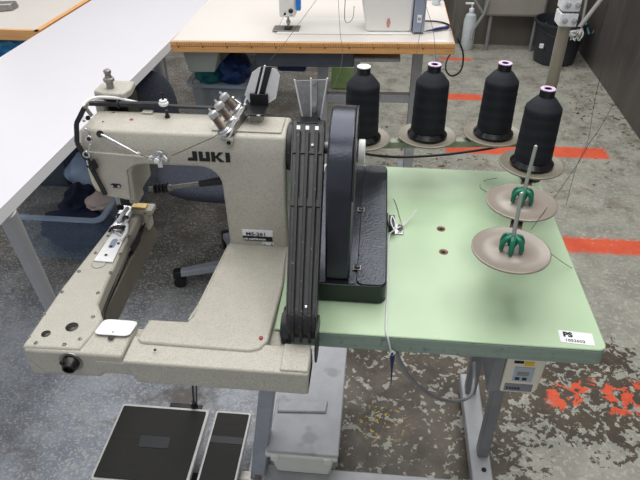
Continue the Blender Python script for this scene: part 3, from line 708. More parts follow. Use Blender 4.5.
b = nb(); cyl(b, (-.099, .628, .796), (-.109, .628, .796), .027, seg=36); cyl(b, (-.109, .628, .796), (-.112, .628, .796), .018, seg=36); obj('lower_hub', b, 'black_satin', mc)
b = nb(); lathe(b, ((.030, 0), (.038, .002), (.038, .010), (.032, .012), (.032, .020)), (-.1335, .882, .945), (1, 0, 0), 40); obj('upper_hub', b, 'black_satin', mc, bev=.001)
# bracket on the top of the cover and the V-shaped guide
b = nb(); box(b, -.118, -.085, .880, .902, .984, .9885); tbx = obj('cover_cap', b, 'black', mc, bev=.001)
yv = .915
b = nb(); vb = [P(303.5, 119.5, y=yv), P(320, 119.5, y=yv), P(327.5, 79.5, y=yv), P(294.5, 81, y=yv)]
hull8(b, vb, [q+Vector((0, .0015, 0)) for q in vb]); vf = obj('thread_fan', b, mat('scuffed_grey_plate', (165,165,166), .45, .2, .2, 120), mc)
b = nb()
for (u0, v0, u1, v1) in ((303, 119.5, 294.5, 79.5), (320.5, 119.5, 327.5, 78), (311.2, 118, 311, 78)): 
    a, c = P(u0, v0, y=yv-.004), P(u1, v1, y=yv-.006); tube(b, [a, c], .0013, smooth=False)
obj('fan_rim', b, 'steel_white', vf)
b = nb(); q4 = [P(311.5, 118, y=yv-.003), P(317, 118, y=yv-.003), P(317, 80, y=yv-.003), P(312, 80, y=yv-.003)]; hull8(b, q4, [q+Vector((0, .002, 0)) for q in q4]); fr = obj('fan_strap', b, 'steel', vf)
b = nb(); hull8(b, [q+Vector((0, 0, 0)) for q in (P(302, 122.5, y=yv-.006), P(320.5, 122.5, y=yv-.006), P(320.5, 118, y=yv-.006), P(302, 118, y=yv-.006))], [q for q in (P(302, 122.5, y=yv+.004), P(320.5, 122.5, y=yv+.004), P(320.5, 118, y=yv+.004), P(302, 118, y=yv+.004))]); obj('fan_foot', b, 'black', vf)
for v in (85, 112):
    b = nb(); p = P(314.5, v, y=yv-.004); cyl(b, p, p+Vector((0, -.003, 0)), .0022, seg=12); obj('screw', b, 'steel_dull', fr)
b = nb(); cyl(b, (-.130, .882, .945), (-.013, .882, .945), .010, seg=20); obj('main_shaft', b, 'steel_dull', mc)
# thread going from disc to tensioner
b = nb(); tube(b, [P(172, 155.5, y=.826), P(214, 137, y=.832), P(222, 131, y=.842)], .0006, seg=5, smooth=False); tube(b, [P(140, 155, y=.826), P(150, 158, y=.826)], .0006, seg=5, smooth=False); obj('sewing_thread', b, 'fine', mc)

# ================================================================== WHEEL GUARD ON THE TABLE
gd = thing('wheel_guard', 'black enamel drive wheel guard in a hammered black tray on the green table', 'machine guard', (-.02, .88, TZ))
GX0, GX1, GY0, GY1, GZ = -.0485, .029, .702, 1.068, .814
GX0, GX1 = -.088, .033
b = nb(); prism(b, rrect(GX0, GX1, GY0, GY1, .013), 'z', TZ+.001, GZ); base = obj('tray', b, 'darkgreen', gd, bev=.0015)
b = nb(); prism(b, rrect(-.012, GX1-.001, GY0+.002, GY1-.001, .011), 'z', GZ+.0002, GZ+.0022); hp = obj('top_plate', b, 'hammer', gd, bev=.001)
b = nb(); prism(b, rrect(GX0+.002, -.0125, GY0+.003, GY1-.002, .004), 'z', GZ+.0002, GZ+.0010); obj('floor_plate', b, 'black_gloss', gd)
# arched wheel cover
r = .092; cy, cz = .803, .953; o = []
for i in range(25):
    a = PI*i/24; o.append((cy-r*math.cos(a), cz+r*math.sin(a)))
o = [(cy-r, GZ+.002)]+o+[(cy+r, GZ+.002)]
b = nb(); prism(b, o, 'x', -.0585, -.0225); wc = obj('wheel_cover', b, 'black_gloss', gd, bev=.003, seg=3)
b = nb(); o2 = [(y_, z_) for y_, z_ in o]
for i in range(1, 25):
    (ya, za), (yb_, zb) = o[i], o[i+1]
    hull8(b, [(-.0225, ya, za), (-.0205, ya, za), (-.0205, yb_, zb), (-.0225, yb_, zb)], [(-.0225, ya*.985+cy*.015, za*.985+cz*.015), (-.0205, ya*.985+cy*.015, za*.985+cz*.015), (-.0205, yb_*.985+cy*.015, zb*.985+cz*.015), (-.0225, yb_*.985+cy*.015, zb*.985+cz*.015)])
obj('cover_rim', b, 'black_satin', wc, sm=False)
b = nb(); lathe(b, ((.016, 0), (.019, .001), (.020, .002), (.020, .011), (.018, .012), (0, .012)), (-.0215, .875, .944), (1, 0, 0), 40); obj('hand_wheel', b, 'steel_white', gd)
for y_ in (.742, .905):
    b = nb(); box(b, -.0185, -.006, y_-.006, y_+.006, GZ+.002, GZ+.0035); tb_ = obj('fixing_tab', b, 'steel_dull', gd, bev=.0005)
    b = nb(); lathe(b, ((.005, 0), (.005, .003), (0, .004)), (-.012, y_, GZ+.0035), seg=6); obj('fixing_nut', b, 'black', tb_)

# ================================================================== THREAD STAND
ts = thing('thread_stand', 'olive-grey thread stand with six taupe dishes over the green table', 'thread stand', (.335, 1.12, TZ))
DZ = .872
dish_uv = [((361, 137), 'b'), ((427, 134.5), 'b'), ((493, 133), 'b'), ((531.5, 163), 'b'), ((521.5, 201.5), 'r'), ((511, 249), 'r')]
dpos = [P(u, v, z=DZ+.004) for (u, v), _ in dish_uv]
b = nb(); cyl(b, (.3195, 1.112, TZ+.002), (.3195, 1.112, 1.75), .0105, seg=24); pole = obj('pole', b, mat('beige_grey_pole', (158,150,134), .45, .1, .1, 12), ts)
b = nb(); box(b, .303, .333, 1.098, 1.126, TZ+.001, TZ+.03)
lathe(b, ((.022, 0), (.022, .012), (.013, .02)), (.3195, 1.112, TZ+.001), seg=24); obj('pole_socket', b, 'gun', ts)
for z0, z1 in ((1.082, 1.104), (1.107, 1.130)):
    b = nb(); box(b, .3055, .3335, 1.094, 1.1, z0, z1); box(b, .3055, .3335, 1.124, 1.130, z0, z1); box(b, .304, .3085, 1.094, 1.130, z0, z1); cl = obj('clamp', b, 'steel_white', ts, bev=.002)
    b = nb()
    for x in (.3120, .3275): lathe(b, ((.0045, 0), (.0045, .004), (0, .005)), (x, 1.094, (z0+z1)/2), (0, -1, 0), 6)
    obj('clamp_bolt', b, 'steel', cl)
b = nb(); hull8(b, [(-.04, 1.060, DZ-.020), (-.04, 1.078, DZ-.020), (.325, 1.122, DZ-.020), (.325, 1.104, DZ-.020)], [(-.04, 1.060, DZ-.006), (-.04, 1.078, DZ-.006), (.325, 1.122, DZ-.006), (.325, 1.104, DZ-.006)])
obj('crossbar', b, 'olive', ts, bev=.002)
b = nb(); a, c = dpos[5], dpos[4]; e = Vector((.325, 1.105, 0))
for A, B in ((a, c), (c, dpos[3]), (dpos[3], e)):
    d = (Vector((B.x, B.y, 0))-Vector((A.x, A.y, 0))).normalized(); n = Vector((-d.y, d.x, 0))*.009
    q = [Vector((A.x, A.y, DZ-.020))-n, Vector((B.x, B.y, DZ-.020))-n, Vector((B.x, B.y, DZ-.020))+n, Vector((A.x, A.y, DZ-.020))+n]; hull8(b, q, [x+Vector((0, 0, .013)) for x in q])
obj('side_arm', b, mat('brown_grey_arm', (96,86,78), .5, .3), ts, bev=.001)
for i, p in enumerate(dpos):
    R = .0555
    b = nb(); lathe(b, ((.012, -.006), (.014, -.003), (R-.004, -.001), (R, .002), (R, .004), (R-.002, .005), (R-.012, .0022), (.028, .0012), (.026, .0022), (.0185, .0026), (.017, .0036), (.012, .0036), (.010, .0022), (0, .0022)), (p.x, p.y, DZ), seg=56)
    d = obj('dish', b, 'disc' if i > 3 else 'disc_light', ts)
    tilt = (0, 0, 1) if i < 4 else ((.03, .0, 1) if i == 4 else (-.02, .02, 1))
    hgt = {4: .098, 5: .092}.get(i, .11)
    pin_top = Vector((p.x, p.y, DZ+.003))+Vector(tilt).normalized()*hgt
    if i > 3:
        b = nb(); cyl(b, (p.x, p.y, DZ+.003), pin_top, .0032, .0028, 12); blobm(b, pin_top, (.0028, .0028, .0028), rough=0, sub=2); obj('spool_pin', b, mat('bright_pin_steel', (190,196,190), .3, .3), ts)
        # green star cone holder with bent fingers
        b = nb(); c0 = Vector((p.x, p.y, DZ+.003)); lathe(b, ((.0065, .008), (.0075, .014), (.0075, .021), (.006, .024), (0, .024)), c0, seg=20)
        for k in range(6):
            a = 2*PI*k/6+.3; q = Vector((math.cos(a), math.sin(a), 0))
            tube(b, [c0+q*.005+Vector((0, 0, .0215)), c0+q*.011+Vector((0, 0, .0195)), c0+q*.0155+Vector((0, 0, .012)), c0+q*.0160+Vector((0, 0, .003))], (.0042, .0032), seg=8)
        obj('cone_holder', b, 'emerald', ts)
b = nb(); p = P(518, 168, y=dpos[3].y-.058); 
cyl(b, (dpos[3].x-.012, dpos[3].y-.060, DZ-.004), (dpos[3].x-.012, dpos[3].y-.060, DZ+.034), .0028, .0026, 12)
b.free()

# thread cones
def cone():
    t = thing('thread_cone', 'black thread cone', 'thread cone', (0, 0, 0), 'black thread cones on the stand')
    b = nb(); lathe(b, ((.0365, 0), (.0375, .001), (.0375, .003), (.036, .0045), (.029, .012), (.028, .013)), seg=48); obj('cone_foot', b, mat('gloss_black_plastic', (20,21,24), .2), t)
    b = nb(); prf = [(.0285, .0105)]
    for i in range(33):
        h = .012+.091*i/32; r = .0318-.0018*i/32+.00015*math.sin(i*1.1); prf.append((r, h))
    prf += [(.0296, .1045), (.0268, .1080), (.0175, .1195), (.0125, .1235)]
    lathe(b, prf, seg=48); obj('wound_thread', b, 'thread', t)
    b = nb(); lathe(b, ((.0122, .1225), (.0118, .133), (.0125, .1335), (.0125, .1355), (.0055, .1356), (.0055, .128), (0, .128)), seg=32); k = obj('cone_tip', b, 'black', t)
    return t
c0 = cone()
sp_lab = [('black thread cone with white tip, farthest left, partly behind the wheel guard', 'white'),
          ('second thread cone from the wheel guard, black with pale lilac tip', 'purple'),
          ('third thread cone from the wheel guard, directly above the crossbar end', 'purple'),
          ('black thread cone nearest the empty dishes, in front of the pole', 'purple')]
for i in range(4):
    p = dpos[i]; loc = (p.x, p.y, DZ+.0045)
    r = c0 if i == 0 else dup(c0, loc, sp_lab[i][0])
    r.location = loc; r['label'] = sp_lab[i][0]; WL[r.name] = Vector(loc)
    b = nb(); lathe(b, ((.0063, .1357), (.0063, .1368), (.0122, .1368), (.0125, .1355), (.0063, .1355)), seg=32)
    # ring on the tip (local coordinates)
    tip = [ch for ch in r.children if ch.name.startswith('cone_tip')][0]
    o = obj('tip_ring', b, sp_lab[i][1], tip, local=True, label=('white' if i == 0 else 'lilac')+' ring on the cone tip')

# ================================================================== UNDER THE TABLE
# control box
cb = thing('control_box', 'cream motor control box with small display under the green table', 'control box', (.255, .70, .63))
x0, x1 = .2262, .2825
b = nb(); prism(b, [(x0-.001, .625), (x1-.010, .625), (x1-.003, .628), (x1, .636), (x1+.004, .7495), (x0, .7495)], 'y', .686, .76); cbb = obj('case', b, 'creambox', cb, bev=.003)
b = nb(); box(b, x0-.020, x0-.001, .690, .76, .62, .7495); obj('side_bracket', b, 'frame_dark', cb, bev=.002)
zc = lambda v: P(515, v, y=.685).z
b = nb(); box(b, x0+.013, x0+.043, .6848, .6864, zc(381), zc(367)); pn = obj('display_panel', b, 'bluegreypanel', cb, bev=.0003)
b = nb(); box(b, x0+.018, x0+.036, .6840, .6850, zc(375), zc(371.5)); obj('display', b, 'lcd', pn, sm=False)
for dx in (.0165, .0275):
    b = nb(); box(b, x0+dx, x0+dx+.007, .6838, .6850, zc(379.5), zc(377)); obj('button', b, 'navyplastic', pn, bev=.0003)
b = nb(); box(b, x0+.004, x0+.047, .6848, .6864, zc(391), zc(384)); ns = obj('name_strip', b, 'greypanel', cb, bev=.0003)
textmesh('lettering', 'E C-LINE', .0056, 'navyplastic', ns, (x0+.0065, .6842, zc(388.8)), R90, off=.00025)
b = nb(); box(b, x0+.010, x0+.024, .6848, .6862, zc(363.2), zc(361)); obj('slot', b, 'ink', cb, sm=False)
b = nb(); box(b, x0+.026, x0+.040, .6848, .6862, zc(365), zc(361.3)); obj('warning_label', b, 'yellow', cb, sm=False)
# dark motor behind the rear upright
mo = thing('motor', 'black round motor under the green table behind the grey upright', 'motor', (.27, 1.06, .6))
b = nb(); cyl(b, (.14, 1.03, .665), (.275, 1.03, .665), .055, seg=32); obj('housing', b, 'black', mo, bev=.004)
b = nb(); cyl(b, (.275, 1.03, .665), (.284, 1.03, .665), .03, seg=24); obj('pulley', b, 'gun', mo)

# cable
tag(obj('cable', tube(nb(), [P(396, 352, y=.80), P(402, 365, y=.82), P(415, 383, y=.86), P(435, 397, y=.92), P(455, 401, y=.97), P(470, 396, y=1.02), P(474, 380, y=1.07), P(474, 362, y=1.1)], .0042), 'cablegrey'), 'grey cable drooping in a loop below the green table front', 'cable')
# white cord and blue awl
wp = [P(417, 210, z=TZ+.02), P(406, 223, z=TZ+.006), P(394, 230, z=TZ+.012), P(389, 238, z=TZ+.004), P(388, 262, z=TZ+.003), P(387, 300, z=TZ+.003), P(386, 328, z=TZ+.003), P(388, 338, y=TY0-.004), P(391, 352, y=TY0-.006)]
b = nb(); tube(b, wp, .0013, seg=6); tube(b, [P(394, 230, z=TZ+.014), P(391, 222, z=TZ+.020), P(392, 216, z=TZ+.022), P(395, 222, z=TZ+.018), P(394, 230, z=TZ+.012), P(388, 234, z=TZ+.006)], .0012, seg=6); tube(b, [P(388, 352, y=TY0-.006), P(391, 355, y=TY0-.007), P(395, 353, y=TY0-.006), P(392, 351, y=TY0-.006)], .0013, seg=6)
tag(obj('white_cord', b, 'cablewhite'), 'thin white cord tied at the catch plate, running over the green table front', 'cord')
b = nb(); a = P(392.5, 354, y=TY0-.007); c = P(391, 386, y=TY0-.007); d = c-a
lathe(b, ((.0008, 0), (.0030, .001), (.0036, .006), (.0030, .016), (.0016, .030), (.0005, d.length), (0, d.length)), a, d, 14)
tag(obj('blue_pick', b, 'navyplastic'), 'dark blue pointed thread pick hanging from the white cord', 'tool')
b = nb(); tube(b, [P(372, 178, z=TZ+.06), P(386, 190, z=TZ+.002), P(395, 202, z=TZ+.001), P(401, 222, z=TZ+.004)], .0005, seg=5); tag(obj('loose_thread', b, 'fine'), 'fine dark thread end lying by the black guard on green tabletop', 'thread')

# white tub with grey lid
tu = thing('parts_tub', 'narrow white plastic tub with dusty grey lid below the green table', 'tub', (-.12, 1.0, .1))
b = nb(); hull8(b, [(-.183, .856, .101), (-.057, .856, .101), (-.057, 1.17, .101), (-.183, 1.17, .101)], [(-.195, .842, .185), (-.045, .842, .185), (-.045, 1.185, .185), (-.195, 1.185, .185)]); obj('tub_body', b, 'tubwhite', tu, bev=.006)
b = nb(); box(b, -.202, -.038, .834, 1.192, .185, .197); box(b, -.190, -.17, .830, .836, .176, .197); box(b, -.07, -.05, .830, .836, .176, .197); obj('rim', b, 'tubwhite', tu, bev=.003)
b = nb(); box(b, -.199, -.036, .838, 1.20, .1975, .203); ld = obj('lid', b, 'lid', tu, bev=.003)
q4 = [P(277, 412, z=.205), P(326, 413, z=.205), P(328, 401.5, z=.205), P(279, 399.5, z=.205)]; b = nb(); hull8(b, [x-Vector((0, 0, .002)) for x in q4], [x+Vector((0, 0, .004)) for x in q4]); obj('grip', b, 'lid', ld, bev=.003)

# pedals
pd = thing('foot_pedal', 'wide black ribbed foot pedal with silver rim below the machine', 'pedal', (-.49, .88, .1))
PX0, PX1, PY0, PY1, PZ = -.607, -.377, .783, 1.004, .12
b = nb(); prism(b, rrect(PX0, PX1, PY0, PY1, .008), 'z', PZ-.014, PZ); obj('pedal_frame', b, 'pedal_rim', pd, bev=.002)
b = nb(); prism(b, rrect(PX0+.007, PX1-.007, PY0+.006, PY1-.009, .004), 'z', PZ+.0003, PZ+.003); rb = obj('tread', b, 'rubber', pd, bev=.001)
q4 = [P(138, 447, z=PZ+.003), P(168, 449, z=PZ+.003), P(171, 437.5, z=PZ+.003), P(141, 435, z=PZ+.003)]; o = roundquad(q4, .1); b = nb(); hull8(b, [x+Vector((0, 0, .0001)) for x in o], [x+Vector((0, 0, .0012)) for x in o]); obj('centre_pad', b, 'rubber_pad', rb, bev=.0004)
b = nb(); box(b, -.485, -.40, 1.005, 1.02, PZ-.012, PZ-.002); obj('hinge', b, 'gun', pd, bev=.002)
b = nb(); cyl(b, (-.62, .86, .03), (-.60, .86, .03), .01); cyl(b, (-.618, .86, .03), (-.37, .86, .03), .006); cyl(b, (-.49, .86, .03), (-.49, .86, .106), .008)
box(b, -.60, -.38, .84, .88, .001, .03); obj('pivot_base', b, 'gun', pd)
p2 = thing('foot_pedal', 'narrow black ribbed foot pedal between wide pedal and grey table leg', 'pedal', (-.315, .88, .1))
b = nb(); prism(b, rrect(-.3605, -.268, .783, 1.004, .006), 'z', PZ-.014, PZ); obj('pedal_frame', b, 'pedal_rim', p2, bev=.002)
b = nb(); prism(b, rrect(-.3545, -.2735, .788, .996, .003), 'z', PZ+.0003, PZ+.003); rb = obj('tread', b, 'rubber', p2, bev=.001)
b = nb(); box(b, -.354, -.2735, .905, .925, PZ+.003, PZ+.0038); obj('centre_pad', b, 'rubber_pad', rb)
b = nb(); box(b, -.35, -.275, .84, .88, .001, .03); cyl(b, (-.315, .86, .03), (-.315, .86, .106), .008); obj('pivot_base', b, 'gun', p2)
pr = thing('pedal_linkage', 'thin black linkage rod rising from the wide pedal to the machine', 'rod', (-.44, 1.01, .1))
b = nb(); c = P(194, 404, z=.13); cyl(b, (c.x, c.y, .13), (-.244, .61, .751), .0026, seg=10); cyl(b, (c.x+.007, c.y, .13), (-.236, .61, .751), .0020, seg=10); obj('rod', b, 'black', pr)
b = nb(); lathe(b, ((.009, 0), (.009, .012), (.005, .018), (.005, .03), (0, .03)), (c.x, c.y, .113)); obj('rod_joint', b, 'black', pr)

# ================================================================== WHITE TABLE (left)
wt = thing('work_table', 'long glossy white work table with round grey legs at left', 'table', (-.92, 2.0, 0))
def wx(y, side): return (-.7085+(y-1.0)*.0365) if side else (-1.176+(y-1.0)*.0365)
ya, yb_ = .60, 3.0
q = [(wx(ya, 0), ya), (wx(ya, 1), ya), (wx(yb_, 1), yb_), (wx(yb_, 0), yb_)]
b = nb(); prism(b, q, 'z', .748, .75); obj('tabletop', b, 'wtable', wt)
b = nb(); prism(b, q, 'z', .722, .7478); obj('edge_band', b, 'wedge', wt)
for (x, y, tx, ty) in ((-.894, 1.285, -.725, .98), (P(184, 196, z=0).x, P(184, 196, z=0).y, -.705, 1.90), (-1.0, .95, -1.08, .95), (-.68, 2.9, -.68, 2.9), (-1.05, 2.9, -1.05, 2.9)):
    b = nb(); cyl(b, (x, y, .02), (tx, ty, .722), .019, seg=24); lg_ = obj('leg', b, 'legw', wt)
    b = nb(); cyl(b, (x, y, 0.0), (x, y, .02), .023, seg=20); obj('leg_foot', b, 'black', lg_)
    
# clear storage tub under it with cloth
sb = thing('storage_tub', 'large clear blue-tinted plastic tub on the floor beneath the white table', 'tub', (-1.12, 2.1, 0))
def tubm(x0, x1, y0, y1, z0, z1, ins, t=.004):
    b = nb(); lo = rrect(x0+ins, x1-ins, y0+ins, y1-ins, .03); hi = rrect(x0, x1, y0, y1, .03)
    n = len(lo); A = [b.verts.new((p[0], p[1], z0)) for p in lo]; B = [b.verts.new((p[0], p[1], z1)) for p in hi]
    b.faces.new(A[::-1])
    for i in range(n): b.faces.new((A[i], A[(i+1) % n], B[(i+1) % n], B[i]))
    return b
tx0, tx1, ty0, ty1, tz = -1.262, -.925, 1.70, 2.40, .20
o = obj('tub_body', tubm(tx0, tx1, ty0, ty1, .004, tz, .025), 'clear', sb)
md = o.modifiers.new('solid', 'SOLIDIFY'); md.thickness = .003
b = nb(); ro, ri = rrect(tx0-.012, tx1+.012, ty0-.012, ty1+.012, .035), rrect(tx0+.006, tx1-.006, ty0+.006, ty1-.006, .025); n = len(ro)
L = [[b.verts.new((p[0], p[1], zz)) for p in r_] for r_, zz in ((ro, tz), (ro, tz+.010), (ri, tz+.010), (ri, tz))]
for A, B in zip(L, L[1:]+L[:1]):
    for i in range(n): b.faces.new((A[i], A[(i+1) % n], B[(i+1) % n], B[i]))
obj('rim', b, 'clear_rim', sb)
b = nb(); blobm(b, (-1.085, 1.83, .080), (.135, .095, .072), 1, .12, 4, 2.4); blobm(b, (-1.11, 1.92, .12), (.06, .09, .07), 3, .15, 4, 2.4); tag(obj('navy_cloth', b, 'navy'), 'crumpled navy cloth at the front of the clear tub under the white table', 'cloth')
b = nb(); blobm(b, (-1.01, 1.90, .158), (.055, .06, .025), 2, .14, 3, 2.5); tag(obj('pale_cloth', b, 'pinkcloth'), 'folded pale peach cloth beside the navy cloth inside clear tub', 'cloth')
b = nb(); blobm(b, (-1.10, 2.17, .14), (.145, .17, .09), 6, .12, 4, 2.0); tag(obj('plastic_bag', b, mat('pale_blue_plastic_bag', (150,170,200), .3, 0, .25, 9)), 'pale blue plastic bag bulging at the rear of the clear tub', 'bag')

# table with wood edge further left
lt2 = thing('sewing_table', 'pale sewing table with beech edge in the top left corner', 'table', (-1.7, 2.6, 0))
f0 = P(20, 30.5, z=.75)
b = nb(); prism(b, [(-2.35, f0.y), (wx(f0.y, 0)-.022, f0.y), (wx(2.95, 0)-.022, 2.95), (-2.35, 2.95)], 'z', .748, .75); obj('tabletop', b, mat('grey_white_laminate', (216,210,204), .35, 0, .03, 3), lt2)
b = nb(); prism(b, [(-2.352, f0.y-.002), (wx(f0.y, 0)-.012, f0.y-.002), (wx(2.95, 0)-.012, 2.952), (-2.352, 2.952)], 'z', .716, .7478); obj('edge_band', b, 'wood', lt2, bev=.001)
b = nb(); prism(b, [(wx(f0.y, 0)-.028, f0.y-.002), (wx(f0.y, 0)-.010, f0.y-.002), (wx(2.95, 0)-.010, 2.952), (wx(2.95, 0)-.028, 2.952)], 'z', .7481, .7512); box(b, -2.352, wx(f0.y, 0)-.012, f0.y-.002, f0.y+.012, .7481, .7512); obj('edge_lip', b, 'wood', lt2)
for x in (-2.25, -1.2):
    b = nb(); box(b, x-.025, x+.025, 2.6, 2.65, 0, .716); obj('leg', b, 'frame_dark', lt2, bev=.002)
b = nb(); prism(b, rrect(-1.62, -1.40, 2.42, 2.50, .02), 'z', .752, .79)
p = P(3, 8, z=.76); b.free(); b = nb(); hull8(b, [Vector((p.x-.10, p.y-.06, .7515)), Vector((p.x-.10, p.y+.00, .7515)), Vector((p.x+.035, p.y+.055, .7515)), Vector((p.x+.035, p.y-.0, .7515))], [Vector((p.x-.10, p.y-.055, .78)), Vector((p.x-.10, p.y, .78)), Vector((p.x+.03, p.y+.05, .775)), Vector((p.x+.03, p.y+.005, .775))])
tag(obj('metal_block', b, 'steel_dull', bev=.004), 'grey metal block lying on the beech-edged table at top left', 'block')
b = nb(); c = P(8, 47, z=.62); blobm(b, (c.x-.06, c.y+.10, .60), (.22, .15, .10), 4, .18, 4, 3); bx = tag(obj('blue_cloth', b, 'blue'), 'bright blue cloth heaped in the bin below the beech-edged table', 'cloth')
b = nb(); c = P(27, 37, z=.66); blobm(b, (c.x, c.y+.10, .645), (.055, .07, .05), 5, .15, 3, 3); tag(obj('royal_blue_cloth', b, 'royal'), 'small royal blue cloth bundle on top of the bright blue cloth', 'cloth')
cc = P(8, 47, z=.62)
b = nb(); box(b, cc.x-.33, cc.x+.10, cc.y+.0, cc.y+.34, .001, .50); tag(obj('cloth_bin', b, 'bin', bev=.01), 'dark bin holding bright blue cloth under the beech-edged table', 'bin')

# ================================================================== OFFICE CHAIR
ch = thing('office_chair', 'charcoal fabric office chair behind the beige machine', 'chair', (-.43, 1.66, 0))
def pad(b, c, s, e=2.6, n=28):
    """soft super-ellipsoid cushion"""
    r = bmesh.ops.create_uvsphere(b, u_segments=n, v_segments=16, radius=1)
    for v in r['verts']:
        d = v.co.normalized(); k = (abs(d.x)**e+abs(d.y)**e+abs(d.z)**e)**(-1/e); v.co = Vector((c[0]+d.x*k*s[0], c[1]+d.y*k*s[1], c[2]+d.z*k*s[2]))
    return b
obj('seat', pad(nb(), (-.44, 1.685, .445), (.225, .19, .04)), 'fabric_dark', ch)
obj('seat_pan', pad(nb(), (-.42, 1.70, .41), (.12, .12, .015)), 'black', ch)
b = pad(nb(), (0, 0, 0), (.030, .09, .125), 2.4)
bmesh.ops.rotate(b, verts=b.verts[:], cent=(0, 0, 0), matrix=Matrix.Rotation(math.radians(-12), 3, 'Y') @ Matrix.Rotation(math.radians(0), 3, 'Z'))
bmesh.ops.rotate(b, verts=b.verts[:], cent=(0, 0, 0), matrix=Matrix.Rotation(math.radians(-50), 3, 'Z'))
bmesh.ops.translate(b, verts=b.verts[:], vec=(-.712, 1.80, .578)); obj('backrest', b, 'fabric_dark', ch)
b = nb(); tube(b, [(-.50, 1.65, .39), (-.62, 1.70, .40), (-.715, 1.80, .44), (-.722, 1.81, .55)], .014); obj('backrest_bar', b, 'black', ch)
b = nb(); cyl(b, (-.42, 1.665, .08), (-.42, 1.665, .40), .024); cyl(b, (-.42, 1.665, .05), (-.42, 1.665, .11), .04); obj('column', b, 'black', ch)
for k in range(5):
    a = math.radians(191+72*k); d = Vector((math.cos(a), math.sin(a), 0)); n = Vector((-d.y, d.x, 0)); c = Vector((-.42, 1.665, 0))
    b = nb(); A, B = c+d*.03, c+d*.235
    hull8(b, [A-n*.020+Vector((0, 0, .07)), A+n*.020+Vector((0, 0, .07)), B+n*.014+Vector((0, 0, .045)), B-n*.014+Vector((0, 0, .045))], [A-n*.018+Vector((0, 0, .10)), A+n*.018+Vector((0, 0, .10)), B+n*.012+Vector((0, 0, .066)), B-n*.012+Vector((0, 0, .066))])
    lg_ = obj('base_leg', b, 'frame', ch, bev=.003)
    b = nb(); A, B = c+d*.218, c+d*.245
    hull8(b, [A-n*.0155+Vector((0, 0, .043)), A+n*.0155+Vector((0, 0, .043)), B+n*.015+Vector((0, 0, .043)), B-n*.015+Vector((0, 0, .043))], [A-n*.015+Vector((0, 0, .070)), A+n*.015+Vector((0, 0, .070)), B+n*.013+Vector((0, 0, .067)), B-n*.013+Vector((0, 0, .067))])
    obj('end_cap', b, 'black', lg_, bev=.002)
    w = c+d*.225; b = nb(); cyl(b, w-n*.014+Vector((0, 0, .022)), w+n*.014+Vector((0, 0, .022)), .021); obj('caster', b, 'black', lg_)

# ================================================================== WOODEN-EDGED SEWING TABLE (back) AND WHITE MACHINE
rot = math.radians(3.2)
FL, FR = P(170.5, 41, z=.75), P(455.5, 43.2, z=.75)
ex = (FR-FL).normalized(); ey = Vector((-ex.y*.15, 1, 0)).normalized()
Wd = (FR-FL).length; Dp = .52
def T3(a, bb, z): return Vector((FL.x, FL.y, 0))+Vector((ex.x, ex.y, 0))*a+Vector((0.0, 1, 0))*bb+Vector((0, 0, z))
def tbox(b, a0, a1, b0, b1, z0, z1):
    return hull8(b, [T3(a0, b0, z0), T3(a1, b0, z0), T3(a1, b1, z0), T3(a0, b1, z0)], [T3(a0, b0, z1), T3(a1, b0, z1), T3(a1, b1, z1), T3(a0, b1, z1)])
bt = thing('sewing_table', 'white sewing table with beech ruler edge behind the thread cones', 'table', (-.2, 2.25, 0))
b = nb(); tbox(b, .004, Wd-.004, .004, Dp-.004, .7482, .7505); obj('tabletop', b, 'woodtop', bt)
b = nb(); tbox(b, 0, Wd, 0, Dp, .712, .7482); obj('edge_band', b, 'wood', bt, bev=.002)
b = nb(); tbox(b, 0, Wd, -.0005, .0, .733, .7340); n = int((Wd-.04)/.008)
for i in range(n):
    h = .006 if i % 5 else .011; h = .014 if i % 10 == 0 else h
    a = .02+.008*i; tbox(b, a-.0007, a+.0007, -.0008, .0, .736, .736+h*.7)
    if i % 10 == 0: tbox(b, a+.002, a+.006, -.0008, .0, .728, .735)
obj('ruler_marks', b, 'tick', bt, sm=False)
b = nb(); tbox(b, .46, .52, .20, .214, .7505, .7512); obj('hatch_slot', b, 'softgrey', bt, sm=False)
b = nb(); tbox(b, .33, .72, .075, .0765, .7503, .7507); tbox(b, .33, .3315, .0765, .45, .7503, .7507); obj('cutout_seam', b, 'softgrey', bt, sm=False)
b = nb(); tbox(b, .84, .90, .02, .028, .7503, .7507); obj('label', b, 'sticker', bt, sm=False)
for a in (.47, .80):
    b = nb(); tbox(b, a, a+.035, .10, .14, .04, .712); obj('upright', b, 'frame_light', bt, bev=.002)
    b = nb(); tbox(b, a-.005, a+.04, -.02, .52, 0, .04); obj('foot', b, 'frame', bt, bev=.002)
b = nb(); tbox(b, .505, .80, .10, .13, .50, .53); obj('cross_rail', b, 'frame_light', bt, bev=.002)
b = nb(); tbox(b, .27, .60, .03, .45, .655, .711); obj('drip_tray', b, mat('dark_blue_grey_tray', (84,90,100), .5), bt, bev=.004)
q4 = [(.565, .02), (.76, .02), (.73, .0), (.565, .0)]
b = nb(); tbox(b, .565, .755, .035, .20, .672, .686); obj('drawer_slide', b, 'frame_light', bt, bev=.004)
